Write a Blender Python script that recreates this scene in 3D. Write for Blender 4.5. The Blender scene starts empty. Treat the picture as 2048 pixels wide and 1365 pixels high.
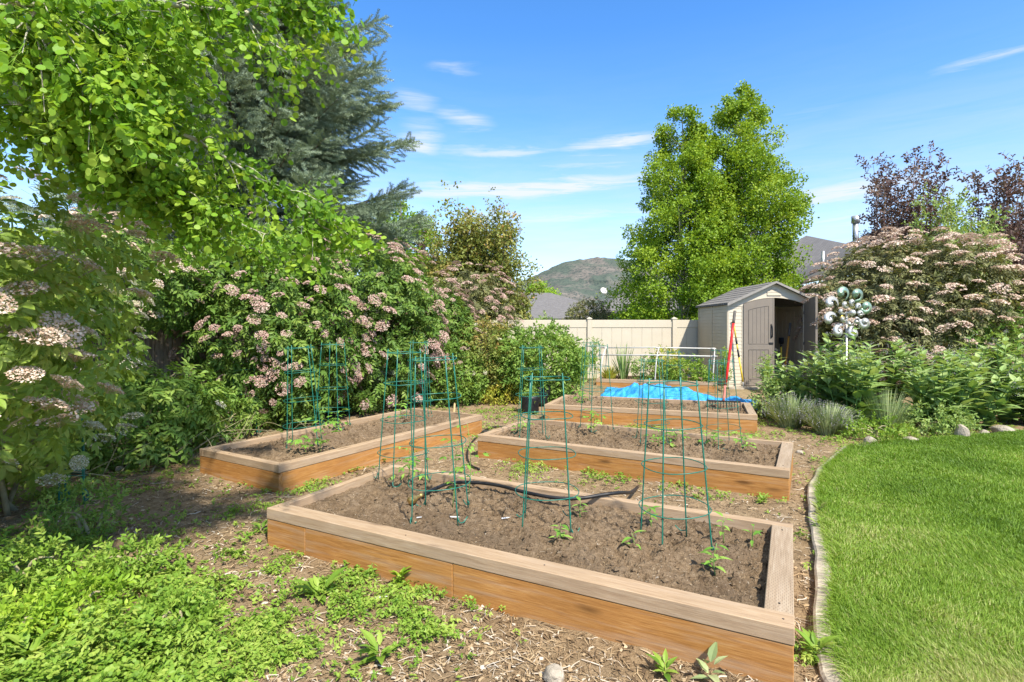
import bpy, math, random
import numpy as np
from mathutils import Vector, Matrix

random.seed(7)
RNG = np.random.default_rng(11)
S = bpy.context.scene
COL = S.collection
F, HZ, CH = 1073.0, 655.0, 1.75          # focal length in photo pixels, horizon row, eye height


def gz(x, y):                             # terrain height
    t = np.clip((np.asarray(y, float) - 11.0) / 2.6, 0, 1)
    return 0.30 * t * t * (3 - 2 * t) + 0 * np.asarray(x, float)


def P(px, py, Y):
    return ((px - 1024) / F * Y, Y, CH - (py - HZ) / F * Y)


def G(px, py, z=0.0):                     # a point of the level z seen at this spot of the photo
    Y = (CH - z) * F / (py - HZ)
    return ((px - 1024) / F * Y, Y, z)


# ------------------------------------------------------------------ noise
def _hash(i, j, k):
    h = (i.astype(np.int64) * 374761393 + j.astype(np.int64) * 668265263 + k.astype(np.int64) * 2147483647) & 0xffffffff
    h = ((h ^ (h >> 13)) * 1274126177) & 0xffffffff
    h = ((h ^ (h >> 15)) * 2246822519) & 0xffffffff
    return ((h ^ (h >> 16)) & 0xffff) / 65535.0


def vnoise(p):
    p = np.asarray(p, float)
    i = np.floor(p).astype(np.int64)
    f = p - i
    f = f * f * (3 - 2 * f)
    r = 0
    for a in (0, 1):
        for b in (0, 1):
            for c in (0, 1):
                w = (f[:, 0] if a else 1 - f[:, 0]) * (f[:, 1] if b else 1 - f[:, 1]) * (f[:, 2] if c else 1 - f[:, 2])
                r = r + w * _hash(i[:, 0] + a, i[:, 1] + b, i[:, 2] + c)
    return r


def fbm(p, o=4, g=.5):
    p = np.asarray(p, float)
    a, s, t = 1.0, 0, 0
    for k in range(o):
        s = s + a * vnoise(p * (2.03 ** k) + 17.3 * k)
        t += a
        a *= g
    return s / t


def nrm(v):
    return v / np.maximum(np.linalg.norm(v, axis=-1, keepdims=True), 1e-9)


# ------------------------------------------------------------------ mesh building
class MB:
    def __init__(s):
        s.V, s.F, s.R, s.n = [], [], [], 0

    def add(s, V, Fs, rnd=.5):
        V = np.asarray(V, float).reshape(-1, 3)
        if not isinstance(Fs, list) or (len(Fs) and not isinstance(Fs[0], np.ndarray)):
            by = {}
            for f in Fs:
                by.setdefault(len(f), []).append(f)
            Fs = [np.array(x, np.int64) for x in by.values()]
        for f in Fs:
            s.F.append(f + s.n)
        s.V.append(V)
        s.R.append(np.broadcast_to(np.asarray(rnd, float), (len(V),)).copy())
        s.n += len(V)
        return s

    def arrays(s):
        return np.concatenate(s.V), s.F

    def box(s, lo, hi, rnd=.5):
        (a, b, c), (d, e, f) = lo, hi
        V = [(a, b, c), (d, b, c), (d, e, c), (a, e, c), (a, b, f), (d, b, f), (d, e, f), (a, e, f)]
        s.add(V, [(0, 3, 2, 1), (4, 5, 6, 7), (0, 1, 5, 4), (1, 2, 6, 5), (2, 3, 7, 6), (3, 0, 4, 7)], rnd)
        return s

    def bbox(s, lo, hi, b=.004, rnd=.5):           # box with chamfered edges
        lo, hi = np.array(lo, float), np.array(hi, float)
        V, F_ = [], []
        idx = {}
        for sx in (0, 1):
            for sy in (0, 1):
                for sz in (0, 1):
                    for ax in range(3):
                        c = [(lo, hi)[q][i] for i, q in enumerate((sx, sy, sz))]
                        sg = (sx, sy, sz)
                        for i in range(3):
                            if i != ax:
                                c[i] += b if sg[i] == 0 else -b
                        idx[(sx, sy, sz, ax)] = len(V)
                        V.append(c)
        for ax in range(3):
            o = [i for i in range(3) if i != ax]
            for sd in (0, 1):
                q = []
                for (p, r) in ((0, 0), (1, 0), (1, 1), (0, 1)):
                    k = [0, 0, 0]
                    k[ax] = sd; k[o[0]] = p; k[o[1]] = r
                    q.append(idx[(*k, ax)])
                F_.append(tuple(q))
        for ax in range(3):                       # edges parallel to ax
            o = [i for i in range(3) if i != ax]
            for p in (0, 1):
                for r in (0, 1):
                    q = []
                    for e, sd in ((0, 0), (0, 1), (1, 1), (1, 0)):
                        k = [0, 0, 0]
                        k[ax] = sd; k[o[0]] = p; k[o[1]] = r
                        q.append(idx[(*k, o[e])])
                    F_.append(tuple(q))
        for sx in (0, 1):
            for sy in (0, 1):
                for sz in (0, 1):
                    F_.append(tuple(idx[(sx, sy, sz, a)] for a in range(3)))
        s.add(V, F_, rnd)
        return s

    def tube(s, pts, rad, n=8, closed=False, cap=True, rnd=.5):
        pts = np.asarray(pts, float)
        m = len(pts)
        rad = np.atleast_1d(np.asarray(rad, float))
        rad = np.interp(np.linspace(0, 1, m), np.linspace(0, 1, len(rad)), rad) if len(rad) > 1 else np.full(m, rad[0])
        if closed:
            T = np.roll(pts, -1, 0) - np.roll(pts, 1, 0)
        else:
            T = np.gradient(pts, axis=0)
        T = nrm(T)
        up = np.array((0, 0, 1.0))
        if abs(T[0] @ up) > .9:
            up = np.array((1.0, 0, 0))
        N = np.zeros_like(pts)
        v = up
        for i in range(m):
            v = v - (v @ T[i]) * T[i]
            v = v / (np.linalg.norm(v) + 1e-12)
            N[i] = v
        B = np.cross(T, N)
        a = np.linspace(0, 2 * math.pi, n, endpoint=False)
        V = pts[:, None] + rad[:, None, None] * (np.cos(a)[None, :, None] * N[:, None] + np.sin(a)[None, :, None] * B[:, None])
        V = V.reshape(-1, 3)
        i, j = np.meshgrid(np.arange(m if closed else m - 1), np.arange(n), indexing='ij')
        i2, j2 = (i + 1) % m, (j + 1) % n
        Q = np.stack([i * n + j, i * n + j2, i2 * n + j2, i2 * n + j], -1).reshape(-1, 4)
        Fs = [Q]
        if cap and not closed:
            Fs.append(np.array([list(range(n))[::-1]], np.int64))
            Fs.append(np.array([[(m - 1) * n + k for k in range(n)]], np.int64))
        s.add(V, Fs, rnd)
        return s

    def grid(s, X, Y, Z, rnd=.5):
        h, w = X.shape
        V = np.stack([X, Y, Z], -1).reshape(-1, 3)
        i, j = np.meshgrid(np.arange(h - 1), np.arange(w - 1), indexing='ij')
        Q = np.stack([i * w + j, i * w + j + 1, (i + 1) * w + j + 1, (i + 1) * w + j], -1).reshape(-1, 4)
        s.add(V, [Q], rnd)
        return s

    def lathe(s, prof, n=16, c=(0, 0, 0), rnd=.5):
        a = np.linspace(0, 2 * math.pi, n, endpoint=False)
        V = np.array([[(c[0] + r * math.cos(t), c[1] + r * math.sin(t), c[2] + z) for t in a] for r, z in prof]).reshape(-1, 3)
        m = len(prof)
        i, j = np.meshgrid(np.arange(m - 1), np.arange(n), indexing='ij')
        Q = np.stack([i * n + j, i * n + (j + 1) % n, (i + 1) * n + (j + 1) % n, (i + 1) * n + j], -1).reshape(-1, 4)
        s.add(V, [Q], rnd)
        return s

    def prism(s, poly, axis, a, b, rnd=.5):        # extrude a 2D polygon along an axis
        n = len(poly)
        o = [i for i in range(3) if i != axis]
        V = []
        for h in (a, b):
            for p in poly:
                c = [0, 0, 0]
                c[o[0]], c[o[1]], c[axis] = p[0], p[1], h
                V.append(c)
        Fs = [tuple(range(n)), tuple(range(2 * n - 1, n - 1, -1))] + [(i, n + i, n + (i + 1) % n, (i + 1) % n) for i in range(n)]
        s.add(V, Fs, rnd)
        return s

    def xf(s, M):                                  # transform all so far
        M = np.array(M)
        s.V = [v @ M[:3, :3].T + M[:3, 3] for v in s.V]
        return s

    def mesh(s, name, mat, smooth=False):
        me = bpy.data.meshes.new(name)
        V = np.concatenate(s.V)
        loops = np.concatenate([f.reshape(-1) for f in s.F])
        tot = np.concatenate([np.full(len(f), f.shape[1]) for f in s.F])
        st = np.concatenate([[0], np.cumsum(tot)[:-1]])
        me.vertices.add(len(V)); me.vertices.foreach_set('co', V.astype(np.float32).ravel())
        me.loops.add(len(loops)); me.loops.foreach_set('vertex_index', loops.astype(np.int32))
        me.polygons.add(len(tot)); me.polygons.foreach_set('loop_start', st.astype(np.int32))
        me.polygons.foreach_set('use_smooth', np.full(len(tot), bool(smooth)))
        at = me.attributes.new('rnd', 'FLOAT', 'POINT')
        at.data.foreach_set('value', np.concatenate(s.R).astype(np.float32))
        me.update(calc_edges=True)
        me.validate()
        if mat:
            me.materials.append(mat)
        return me

    def build(s, name, mat, parent=None, smooth=False):
        return link(name, s.mesh(name, mat, smooth), parent)


def link(name, data, parent=None):
    o = bpy.data.objects.new(name, data)
    COL.objects.link(o)
    if parent:
        o.parent = parent
    return o


def tag(o, label=None, cat=None, group=None, kind=None):
    if label: o['label'] = label
    if cat: o['category'] = cat
    if group: o['group'] = group
    if kind: o['kind'] = kind
    return o


def thing(name, label, cat, loc=(0, 0, 0), rz=0, group=None):
    o = link(name, None)
    o.location = loc
    o.rotation_euler = (0, 0, rz)
    return tag(o, label, cat, group)


def dup(root, label, loc=None, rz=None, scale=None, group=None):
    r = root.copy(); COL.objects.link(r)
    r['label'] = label
    if loc is not None: r.location = loc
    if rz is not None: r.rotation_euler = (0, 0, rz)
    if scale is not None: r.scale = scale
    if group: r['group'] = group
    for ch in list(root.children):
        c = ch.copy(); COL.objects.link(c); c.parent = r
        for g in list(ch.children):
            d = g.copy(); COL.objects.link(d); d.parent = c
    return r


# ------------------------------------------------------------------ materials
class NT:
    def __init__(s, name):
        s.m = bpy.data.materials.new(name); s.m.use_nodes = True
        s.t = s.m.node_tree; s.n = s.t.nodes; s.l = s.t.links
        s.n.clear()
        s.out = s.n.new('ShaderNodeOutputMaterial')

    def N(s, ty, **kw):
        n = s.n.new('ShaderNode' + ty)
        for k, v in kw.items():
            if k in n.inputs.keys():
                s.set(n.inputs[k], v)
            else:
                setattr(n, k, v)
        return n

    def set(s, inp, v):
        if isinstance(v, bpy.types.NodeSocket):
            s.l.new(v, inp)
        elif isinstance(v, bpy.types.Node):
            s.l.new(v.outputs[0], inp)
        else:
            if isinstance(v, (tuple, list)) and len(v) == 3 and inp.type == 'RGBA':
                v = (*v, 1)
            inp.default_value = v

    def math(s, op, a, b=0.0, c=None, clamp=False):
        n = s.n.new('ShaderNodeMath'); n.operation = op; n.use_clamp = clamp
        s.set(n.inputs[0], a); s.set(n.inputs[1], b)
        if c is not None: s.set(n.inputs[2], c)
        return n.outputs[0]

    def mix(s, f, a, b, blend='MIX'):
        n = s.n.new('ShaderNodeMix'); n.data_type = 'RGBA'; n.blend_type = blend
        s.set(n.inputs[0], f); s.set(n.inputs[6], a); s.set(n.inputs[7], b)
        return n.outputs[2]

    def ramp(s, f, stops):
        n = s.n.new('ShaderNodeValToRGB')
        e = n.color_ramp.elements
        while len(e) < len(stops): e.new(.5)
        for i, (p, c) in enumerate(stops):
            e[i].position = p
            e[i].color = (*c, 1) if len(c) == 3 else c
        s.set(n.inputs[0], f)
        return n.outputs[0]

    def coord(s, scale=(1, 1, 1), kind='Object', rot=(0, 0, 0)):
        tc = s.n.new('ShaderNodeTexCoord'); mp = s.n.new('ShaderNodeMapping')
        mp.inputs['Scale'].default_value = scale
        mp.inputs['Rotation'].default_value = rot
        if kind == 'World':
            ge = s.n.new('ShaderNodeNewGeometry'); s.l.new(ge.outputs['Position'], mp.inputs[0])
        else:
            s.l.new(tc.outputs[kind], mp.inputs[0])
        return mp.outputs[0]

    def noise(s, v, scale, detail=4, rough=.55, dist=0.0):
        n = s.N('TexNoise', Scale=scale, Detail=detail, Roughness=rough, Distortion=dist)
        s.l.new(v, n.inputs['Vector'])
        return n.outputs[0]

    def bump(s, h, st=.3, d=.01):
        b = s.N('Bump', Strength=st, Distance=d); s.set(b.inputs['Height'], h)
        return b.outputs[0]

    def pbr(s, col, rough=.6, spec=.3, metal=0.0, normal=None, **kw):
        b = s.N('BsdfPrincipled')
        s.set(b.inputs['Base Color'], col); s.set(b.inputs['Roughness'], rough)
        s.set(b.inputs['Specular IOR Level'], spec); s.set(b.inputs['Metallic'], metal)
        if normal is not None: s.set(b.inputs['Normal'], normal)
        for k, v in kw.items(): s.set(b.inputs[k], v)
        s.l.new(b.outputs[0], s.out.inputs[0])
        return b


MATS = {}


def plain(name, c, rough=.5, spec=.3, metal=0.0, var=.15, scale=8, bump=.1, bd=.003, stretch=(1, 1, 1)):
    if name in MATS: return MATS[name]
    t = NT(name)
    v = t.coord(stretch)
    f = t.noise(v, scale, 5)
    c2 = tuple(x * (1 - var) for x in c); c1 = tuple(min(1, x * (1 + var)) for x in c)
    col = t.ramp(f, [(.3, c2), (.7, c1)])
    nb = t.bump(t.noise(v, scale * 6, 4), bump, bd) if bump else None
    t.pbr(col, rough, spec, metal, nb)
    MATS[name] = t.m
    return t.m


def leafmat(name, stops, trans=.35, rough=.5, spec=.25, tcol=(1.25, 1.15, .6)):
    t = NT(name)
    a = t.N('Attribute', attribute_name='rnd')
    v = t.coord((1, 1, 1), 'World')
    f = t.math('ADD', a.outputs['Fac'], t.math('MULTIPLY', t.math('SUBTRACT', t.noise(v, 2.2, 3), .5), .7), clamp=True)
    col = t.ramp(f, stops)
    b = t.N('BsdfPrincipled')
    t.set(b.inputs['Base Color'], col); t.set(b.inputs['Roughness'], rough); t.set(b.inputs['Specular IOR Level'], spec)
    tr = t.N('BsdfTranslucent')
    t.set(tr.inputs[0], t.mix(1.0, col, tcol, 'MULTIPLY'))
    mx = t.N('MixShader'); t.set(mx.inputs[0], trans)
    t.l.new(b.outputs[0], mx.inputs[1]); t.l.new(tr.outputs[0], mx.inputs[2])
    t.l.new(mx.outputs[0], t.out.inputs[0])
    MATS[name] = t.m
    return t.m


def woodmat(name, dark, mid, light, incise=False, wz=1.0):
    t = NT(name)
    oi = t.N('ObjectInfo')
    tc = t.N('TexCoord')
    off = t.N('VectorMath', operation='MULTIPLY_ADD')
    t.l.new(oi.outputs['Random'], off.inputs[0]); off.inputs[1].default_value = (37.0, 11.0, 5.0)
    t.l.new(tc.outputs['Object'], off.inputs[2])
    base = off.outputs[0]
    mp = t.N('Mapping'); t.l.new(base, mp.inputs[0]); mp.inputs['Scale'].default_value = (1.7, 26, 26)
    g1 = t.noise(mp.outputs[0], 1.6, 6, .62, 1.2)
    mp2 = t.N('Mapping'); t.l.new(base, mp2.inputs[0]); mp2.inputs['Scale'].default_value = (5, 150, 150)
    g2 = t.noise(mp2.outputs[0], 1.4, 3, .6, .3)
    big = t.noise(base, 1.7, 4, .6)
    f = t.math('ADD', t.math('MULTIPLY', g1, .54), t.math('MULTIPLY', g2, .46))
    col = t.ramp(f, [(.30, dark), (.5, mid), (.68, light)])
    col = t.mix(t.math('MULTIPLY', t.math('SUBTRACT', big, .42, clamp=True), 1.8, clamp=True), col, tuple(x * .72 for x in mid))
    # knots
    mk = t.N('Mapping'); t.l.new(base, mk.inputs[0]); mk.inputs['Scale'].default_value = (2.2, 8, 8)
    vo = t.N('TexVoronoi', Scale=.75, Randomness=1.0); t.l.new(mk.outputs[0], vo.inputs['Vector'])
    d = t.math('ADD', vo.outputs['Distance'], t.math('MULTIPLY', t.math('SUBTRACT', g1, .5), .12))
    k = t.ramp(d, [(.05, (1, 1, 1)), (.19, (0, 0, 0))])
    col = t.mix(t.math('MULTIPLY', k, .75), col, tuple(x * .38 for x in dark))
    # weathered, silvery patches
    ws = t.ramp(t.noise(mp.outputs[0], .9, 4, .6), [(.5, (0, 0, 0)), (.72, (1, 1, 1))])
    col = t.mix(t.math('MULTIPLY', ws, .35), col, (.42, .34, .26))
    h = f
    if incise:
        sx = t.N('SeparateXYZ'); t.l.new(tc.outputs['Object'], sx.inputs[0])
        row = t.math('MULTIPLY', sx.outputs[1], 105.0)
        rid = t.math('FLOOR', row)
        fr = t.math('FRACT', row)
        fx = t.math('FRACT', t.math('ADD', t.math('MULTIPLY', sx.outputs[0], 26.0), t.math('MULTIPLY', rid, .5)))
        a = t.math('MULTIPLY', t.math('LESS_THAN', fx, .34), t.math('LESS_THAN', t.math('ABSOLUTE', t.math('SUBTRACT', fr, .5)), .17))
        col = t.mix(t.math('MULTIPLY', a, .5), col, tuple(x * .5 for x in dark))
        h = t.math('SUBTRACT', f, t.math('MULTIPLY', a, .6))
    t.pbr(col, .72, .25, 0, t.bump(h, .45, .004))
    MATS[name] = t.m
    return t.m


W_SIDE = woodmat('cedar_board', (.185, .078, .020), (.36, .168, .046), (.48, .265, .090))
W_CAP = woodmat('weathered_cap', (.19, .135, .085), (.315, .24, .165), (.38, .315, .235), True)
W_CAP2 = woodmat('cedar_cap', (.215, .14, .082), (.355, .252, .158), (.44, .34, .235))
W_GREY = woodmat('grey_fence_wood', (.07, .055, .042), (.15, .125, .10), (.23, .195, .16))
BARK = plain('bark', (.16, .13, .10), .9, .1, var=.4, scale=10, bump=.8, bd=.02, stretch=(3, 3, .7))
PALEBARK = plain('aspen_bark', (0.400, 0.384, 0.304), .8, .15, var=.3, scale=7, bump=.4, bd=.01)
TWIG = plain('twig_bark', (.30, .27, .16), .8, .15, var=.3, scale=12, bump=.3)
STEM = plain('green_stem', (.16, .26, .06), .6, .25, var=.2, scale=20, bump=.1)
CAGE = plain('green_coated_wire', (.010, .135, .095), .38, .5, var=.25, scale=30, bump=.1, bd=.001)
BLACKP = plain('black_plastic', (.012, .012, .013), .5, .4, var=.4, scale=10, bump=.1)
VINYL = plain('cream_vinyl', (.49, .438, .345), .5, .35, var=.03, scale=3, bump=.03)
WHITEP = plain('white_pipe', (.46, .45, .42), .4, .4, var=.05, scale=6, bump=.03)
RED = plain('red_paint', (.60, .022, .018), .4, .4, var=.15, scale=10, bump=.05)
PINKW = plain('faded_red_paint', (.58, .22, .17), .6, .3, var=.25, scale=20, bump=.1)
GREYGRIP = plain('grey_grip', (.12, .11, .10), .7, .3, var=.2)
YELLOW = plain('yellow_paint', (.70, .50, .045), .45, .4, var=.12, bump=.05)
ORANGE = plain('orange_handle', (.62, .27, .04), .5, .35, var=.15, bump=.05)
METAL = plain('spinner_metal', (.50, .50, .47), .35, .5, .55, var=.12, scale=7, bump=.05)
VERDI = plain('verdigris_metal', (.33, .46, .36), .42, .5, .75, var=.35, scale=5, bump=.08)
GOLD = plain('gold_metal', (.75, .52, .08), .3, .5, .85, var=.15)
BRASS = plain('brass', (.55, .38, .14), .38, .5, .9, var=.3, scale=18, bump=.15)
STONE = plain('pale_stone', (.33, .29, .23), .85, .2, var=.35, scale=7, bump=.7, bd=.02)
CONC = plain('concrete', (.36, .315, .25), .9, .15, var=.28, scale=9, bump=.6, bd=.01)
TAGW = plain('white_tag', (.55, .55, .55), .4, .3, var=.06)
SHEDB = plain('shed_beige', (.47, .405, .30), .6, .25, var=.06, scale=3, bump=.05)
SHEDW = plain('shed_cream', (.52, .46, .36), .6, .25, var=.06, scale=3, bump=.05)
SHEDD = plain('shed_taupe', (.185, .158, .13), .55, .3, var=.07, scale=4, bump=.05)
SHEDG = plain('shed_groove', (.10, .09, .08), .7, .2, var=.1)
HWALL = plain('stucco_tan', (0.400, 0.344, 0.240), .9, .1, var=.1, scale=6, bump=.3)
HSTONE = plain('house_stone', (0.336, 0.296, 0.224), .9, .1, var=.35, scale=5, bump=.5, bd=.03)
TRIM = plain('gutter_white', (0.528, 0.512, 0.480), .5, .3, var=.05)
FLUE = plain('galvanised_flue', (.50, .52, .53), .4, .5, .8, var=.15)
GLASSD = plain('window_glass', (.10, .12, .11), .08, .6, var=.2, scale=2, bump=0)


def shinglemat(name, c, rowsc=6.0, kind='Object'):
    t = NT(name)
    v = t.coord((1, 1, 1), 'UV') if kind == 'UV' else t.coord((1, 1, 1))
    br = t.N('TexBrick', Scale=rowsc)
    br.offset = .5
    t.l.new(v, br.inputs['Vector'])
    t.set(br.inputs['Color1'], tuple(x * 1.25 for x in c)); t.set(br.inputs['Color2'], tuple(x * .8 for x in c))
    t.set(br.inputs['Mortar'], tuple(x * .45 for x in c))
    br.inputs['Mortar Size'].default_value = .03
    br.inputs['Brick Width'].default_value = .55; br.inputs['Row Height'].default_value = .3
    n = t.noise(v, 1.2, 4)
    col = t.mix(t.math('MULTIPLY', n, .5), br.outputs[0], tuple(x * .75 for x in c))
    fine = t.noise(v, 90, 2)
    col = t.mix(.25, col, t.ramp(fine, [(.3, tuple(x * .5 for x in c)), (.7, tuple(x * 1.6 for x in c))]))
    t.pbr(col, .9, .15, 0, t.bump(br.outputs['Fac'], .4, .01))
    MATS[name] = t.m
    return t.m


SHING = shinglemat('grey_shingle', (.155, .150, .150), 3.0)
SHING2 = shinglemat('shed_shingle', (.20, .19, .18), 4.2)

# foliage colours
L_ASPEN = leafmat('aspen_leaf', [(.0, (0.090, 0.211, 0.018)), (.5, (0.186, 0.358, 0.028)), (1, (0.346, 0.486, 0.064))], .42)
L_ASPENF = leafmat('far_aspen_leaf', [(.0, (.085, .180, .014)), (.5, (.215, .345, .026)), (1, (.37, .45, .05))], .36)
L_ELDER = leafmat('elder_leaf', [(.0, (0.051, 0.109, 0.020)), (.5, (0.122, 0.224, 0.035)), (1, (0.256, 0.339, 0.070))], .3)
L_ELDERB = leafmat('bright_elder_leaf', [(.0, (.115, .205, .030)), (.5, (.245, .365, .060)), (1, (.42, .48, .14))], .35)
L_BRONZE = leafmat('bronze_elder_leaf', [(.0, (0.061, 0.070, 0.030)), (.4, (0.142, 0.151, 0.062)), (.7, (0.216, 0.236, 0.089)), (1, (0.311, 0.223, 0.135))], .22)
L_GREEN = leafmat('shrub_leaf', [(.0, (0.070, 0.160, 0.028)), (.5, (0.179, 0.301, 0.051)), (1, (0.333, 0.422, 0.109))], .33)
L_LIME = leafmat('lime_leaf', [(.0, (0.109, 0.224, 0.020)), (.5, (0.230, 0.384, 0.028)), (1, (0.384, 0.512, 0.064))], .35)
L_SERV = leafmat('serviceberry_leaf', [(.0, (.085, .125, .026)), (.5, (.22, .265, .06)), (.8, (.33, .27, .08)), (1, (.43, .23, .08))], .3)
L_PURP = leafmat('purple_leaf', [(.0, (.050, .028, .026)), (.55, (.115, .065, .058)), (1, (.20, .15, .10))], .22)
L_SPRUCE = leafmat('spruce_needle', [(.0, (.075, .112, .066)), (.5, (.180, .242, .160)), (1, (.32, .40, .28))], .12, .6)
L_COMF = leafmat('comfrey_leaf', [(.0, (0.109, 0.211, 0.058)), (.5, (0.224, 0.352, 0.102)), (1, (0.397, 0.486, 0.205))], .28, .55)
L_SAGE = leafmat('sage_leaf', [(.0, (0.154, 0.218, 0.090)), (.5, (0.269, 0.346, 0.154)), (1, (0.435, 0.486, 0.256))], .25)
L_WEED = leafmat('weed_leaf', [(.0, (0.096, 0.198, 0.023)), (.5, (0.198, 0.333, 0.041)), (1, (0.358, 0.448, 0.090))], .35)
L_YELL = leafmat('yellow_green_leaf', [(.0, (0.218, 0.282, 0.032)), (.5, (0.384, 0.422, 0.058)), (1, (0.538, 0.384, 0.090))], .35)
L_GRASS = leafmat('lawn_blade', [(.0, (.090, .175, .018)), (.5, (.180, .310, .032)), (.85, (.285, .40, .070)), (1, (.45, .45, .19))], .35, .45)
L_SEED = leafmat('seedling_leaf', [(.0, (0.090, 0.230, 0.028)), (.5, (0.186, 0.371, 0.051)), (1, (0.333, 0.486, 0.102))], .35)
L_LSH = leafmat('pale_shrub_leaf', [(.0, (.12, .21, .05)), (.5, (.26, .38, .10)), (1, (.42, .50, .20))], .35)
P_PINK = leafmat('pink_blossom', [(.0, (0.313, 0.173, 0.151)), (.5, (0.464, 0.324, 0.270)), (1, (0.562, 0.475, 0.400))], .25, .6, .2, (0.860, 0.774, 0.774))
P_WHITE = leafmat('cream_blossom', [(.0, (.40, .35, .20)), (.5, (.60, .57, .43)), (1, (.72, .70, .60))], .25, .6, .2, (0.860, 0.860, 0.774))
P_BLUSH = leafmat('blush_blossom', [(.0, (.40, .26, .18)), (.5, (.60, .48, .38)), (1, (.70, .63, .54))], .25, .6, .2, (0.860, 0.817, 0.774))
P_DUSK = leafmat('dusky_blossom', [(.0, (.40, .25, .19)), (.5, (.58, .46, .37)), (1, (.68, .60, .50))], .25, .6, .2, (1, .92, .9))
P_LILAC = leafmat('lilac_blossom', [(.0, (0.361, 0.292, 0.361)), (.5, (0.516, 0.464, 0.516)), (1, (0.636, 0.611, 0.636))], .25, .6, .2, (0.860, 0.817, 0.860))
STRAW = leafmat('straw_bit', [(.0, (.09, .06, .035)), (.4, (.24, .165, .095)), (.75, (.40, .30, .18)), (1, (.50, .45, .38))], .05, .85, .1)
NEEDLEW = TWIG


def groundmat():
    t = NT('garden_ground')
    v = t.coord((1, 1, 1), 'World')
    a = t.noise(v, 1.3, 5, .6); b = t.noise(v, 9, 6, .65); c = t.noise(v, 70, 4, .7)
    mp = t.coord((1, 1, 1), 'World')
    col = t.ramp(t.math('ADD', t.math('MULTIPLY', b, .5), t.math('MULTIPLY', c, .5)), [(.32, (.10, .068, .038)), (.5, (.235, .165, .095)), (.68, (.38, .285, .175))])
    far = t.ramp(a, [(.4, (0, 0, 0)), (.65, (1, 1, 1))])
    col = t.mix(t.math('MULTIPLY', far, .35), col, (.30, .235, .155))
    ge = t.N('NewGeometry'); sx = t.N('SeparateXYZ'); t.l.new(ge.outputs['Position'], sx.inputs[0])
    d = t.ramp(t.math('DIVIDE', sx.outputs[1], 60.0), [(.2, (0, 0, 0)), (.3, (1, 1, 1))])
    col = t.mix(d, col, t.ramp(b, [(.3, (.06, .10, .03)), (.7, (.13, .17, .05))]))
    t.pbr(col, .95, .1, 0, t.bump(t.math('ADD', c, t.math('MULTIPLY', b, 1.5)), .9, .02))
    return t.m


def soilmat():
    t = NT('bed_soil')
    v = t.coord((1, 1, 1), 'World')
    a = t.noise(v, 3.2, 5, .6); b = t.noise(v, 22, 6, .7); c = t.noise(v, 140, 3, .7)
    col = t.ramp(t.math('ADD', t.math('MULTIPLY', b, .6), t.math('MULTIPLY', c, .4)), [(.34, (.095, .062, .035)), (.5, (.235, .165, .10)), (.66, (.38, .285, .185))])
    col = t.mix(t.math('MULTIPLY', t.ramp(a, [(.45, (0, 0, 0)), (.7, (1, 1, 1))]), .55), col, (.27, .205, .14))
    damp = t.ramp(t.noise(v, 1.7, 4, .6, .6), [(.46, (0, 0, 0)), (.62, (1, 1, 1))])
    col = t.mix(t.math('MULTIPLY', damp, .38), col, (.09, .062, .04))
    vo = t.N('TexVoronoi', Scale=75.0); t.l.new(v, vo.inputs['Vector'])
    sp = t.math('MULTIPLY', t.math('LESS_THAN', vo.outputs['Distance'], .22), t.math('GREATER_THAN', t.N('SeparateColor', Color=vo.outputs['Color']).outputs[0], .93))
    col = t.mix(t.math('MULTIPLY', sp, .8), col, (.55, .48, .38))
    t.pbr(col, .95, .1, 0, t.bump(t.math('ADD', c, t.math('MULTIPLY', b, 2.0)), 1.0, .02))
    return t.m


GROUND, SOIL = groundmat(), soilmat()


def tarpmat():
    t = NT('blue_tarp')
    v = t.coord((1, 1, 1))
    n = t.noise(v, 5, 5, .6)
    col = t.ramp(n, [(.3, (.012, .17, .46)), (.6, (.03, .33, .72)), (.8, (.10, .42, .75))])
    mp = t.coord((260, 260, 260))
    ch = t.N('TexChecker', Scale=1.0); t.l.new(mp, ch.inputs[0])
    t.pbr(col, .42, .45, 0, t.bump(t.math('ADD', t.noise(v, 14, 6, .65), t.math('MULTIPLY', ch.outputs['Fac'], .05)), .6, .04))
    return t.m


def mountainmat():
    t = NT('mountain_side')
    v = t.coord((1, 1, 1), 'World')
    a = t.noise(v, .0045, 6, .62, .6); b = t.noise(v, .016, 6, .7); c = t.noise(v, .055, 3, .7)
    col = t.ramp(b, [(.3, (.10, .084, .068)), (.55, (.14, .12, .096)), (.75, (.18, .156, .13))])
    col = t.mix(t.ramp(a, [(.44, (0, 0, 0)), (.56, (1, 1, 1))]), col, t.ramp(c, [(.35, (.045, .065, .045)), (.7, (.095, .11, .065))]))
    tr = t.math('GREATER_THAN', c, .54)
    col = t.mix(t.math('MULTIPLY', tr, .8), col, (.028, .040, .030))
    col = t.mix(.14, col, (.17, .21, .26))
    t.pbr(col, 1.0, 0.0, 0, t.bump(b, .6, 12.0))
    return t.m


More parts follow.
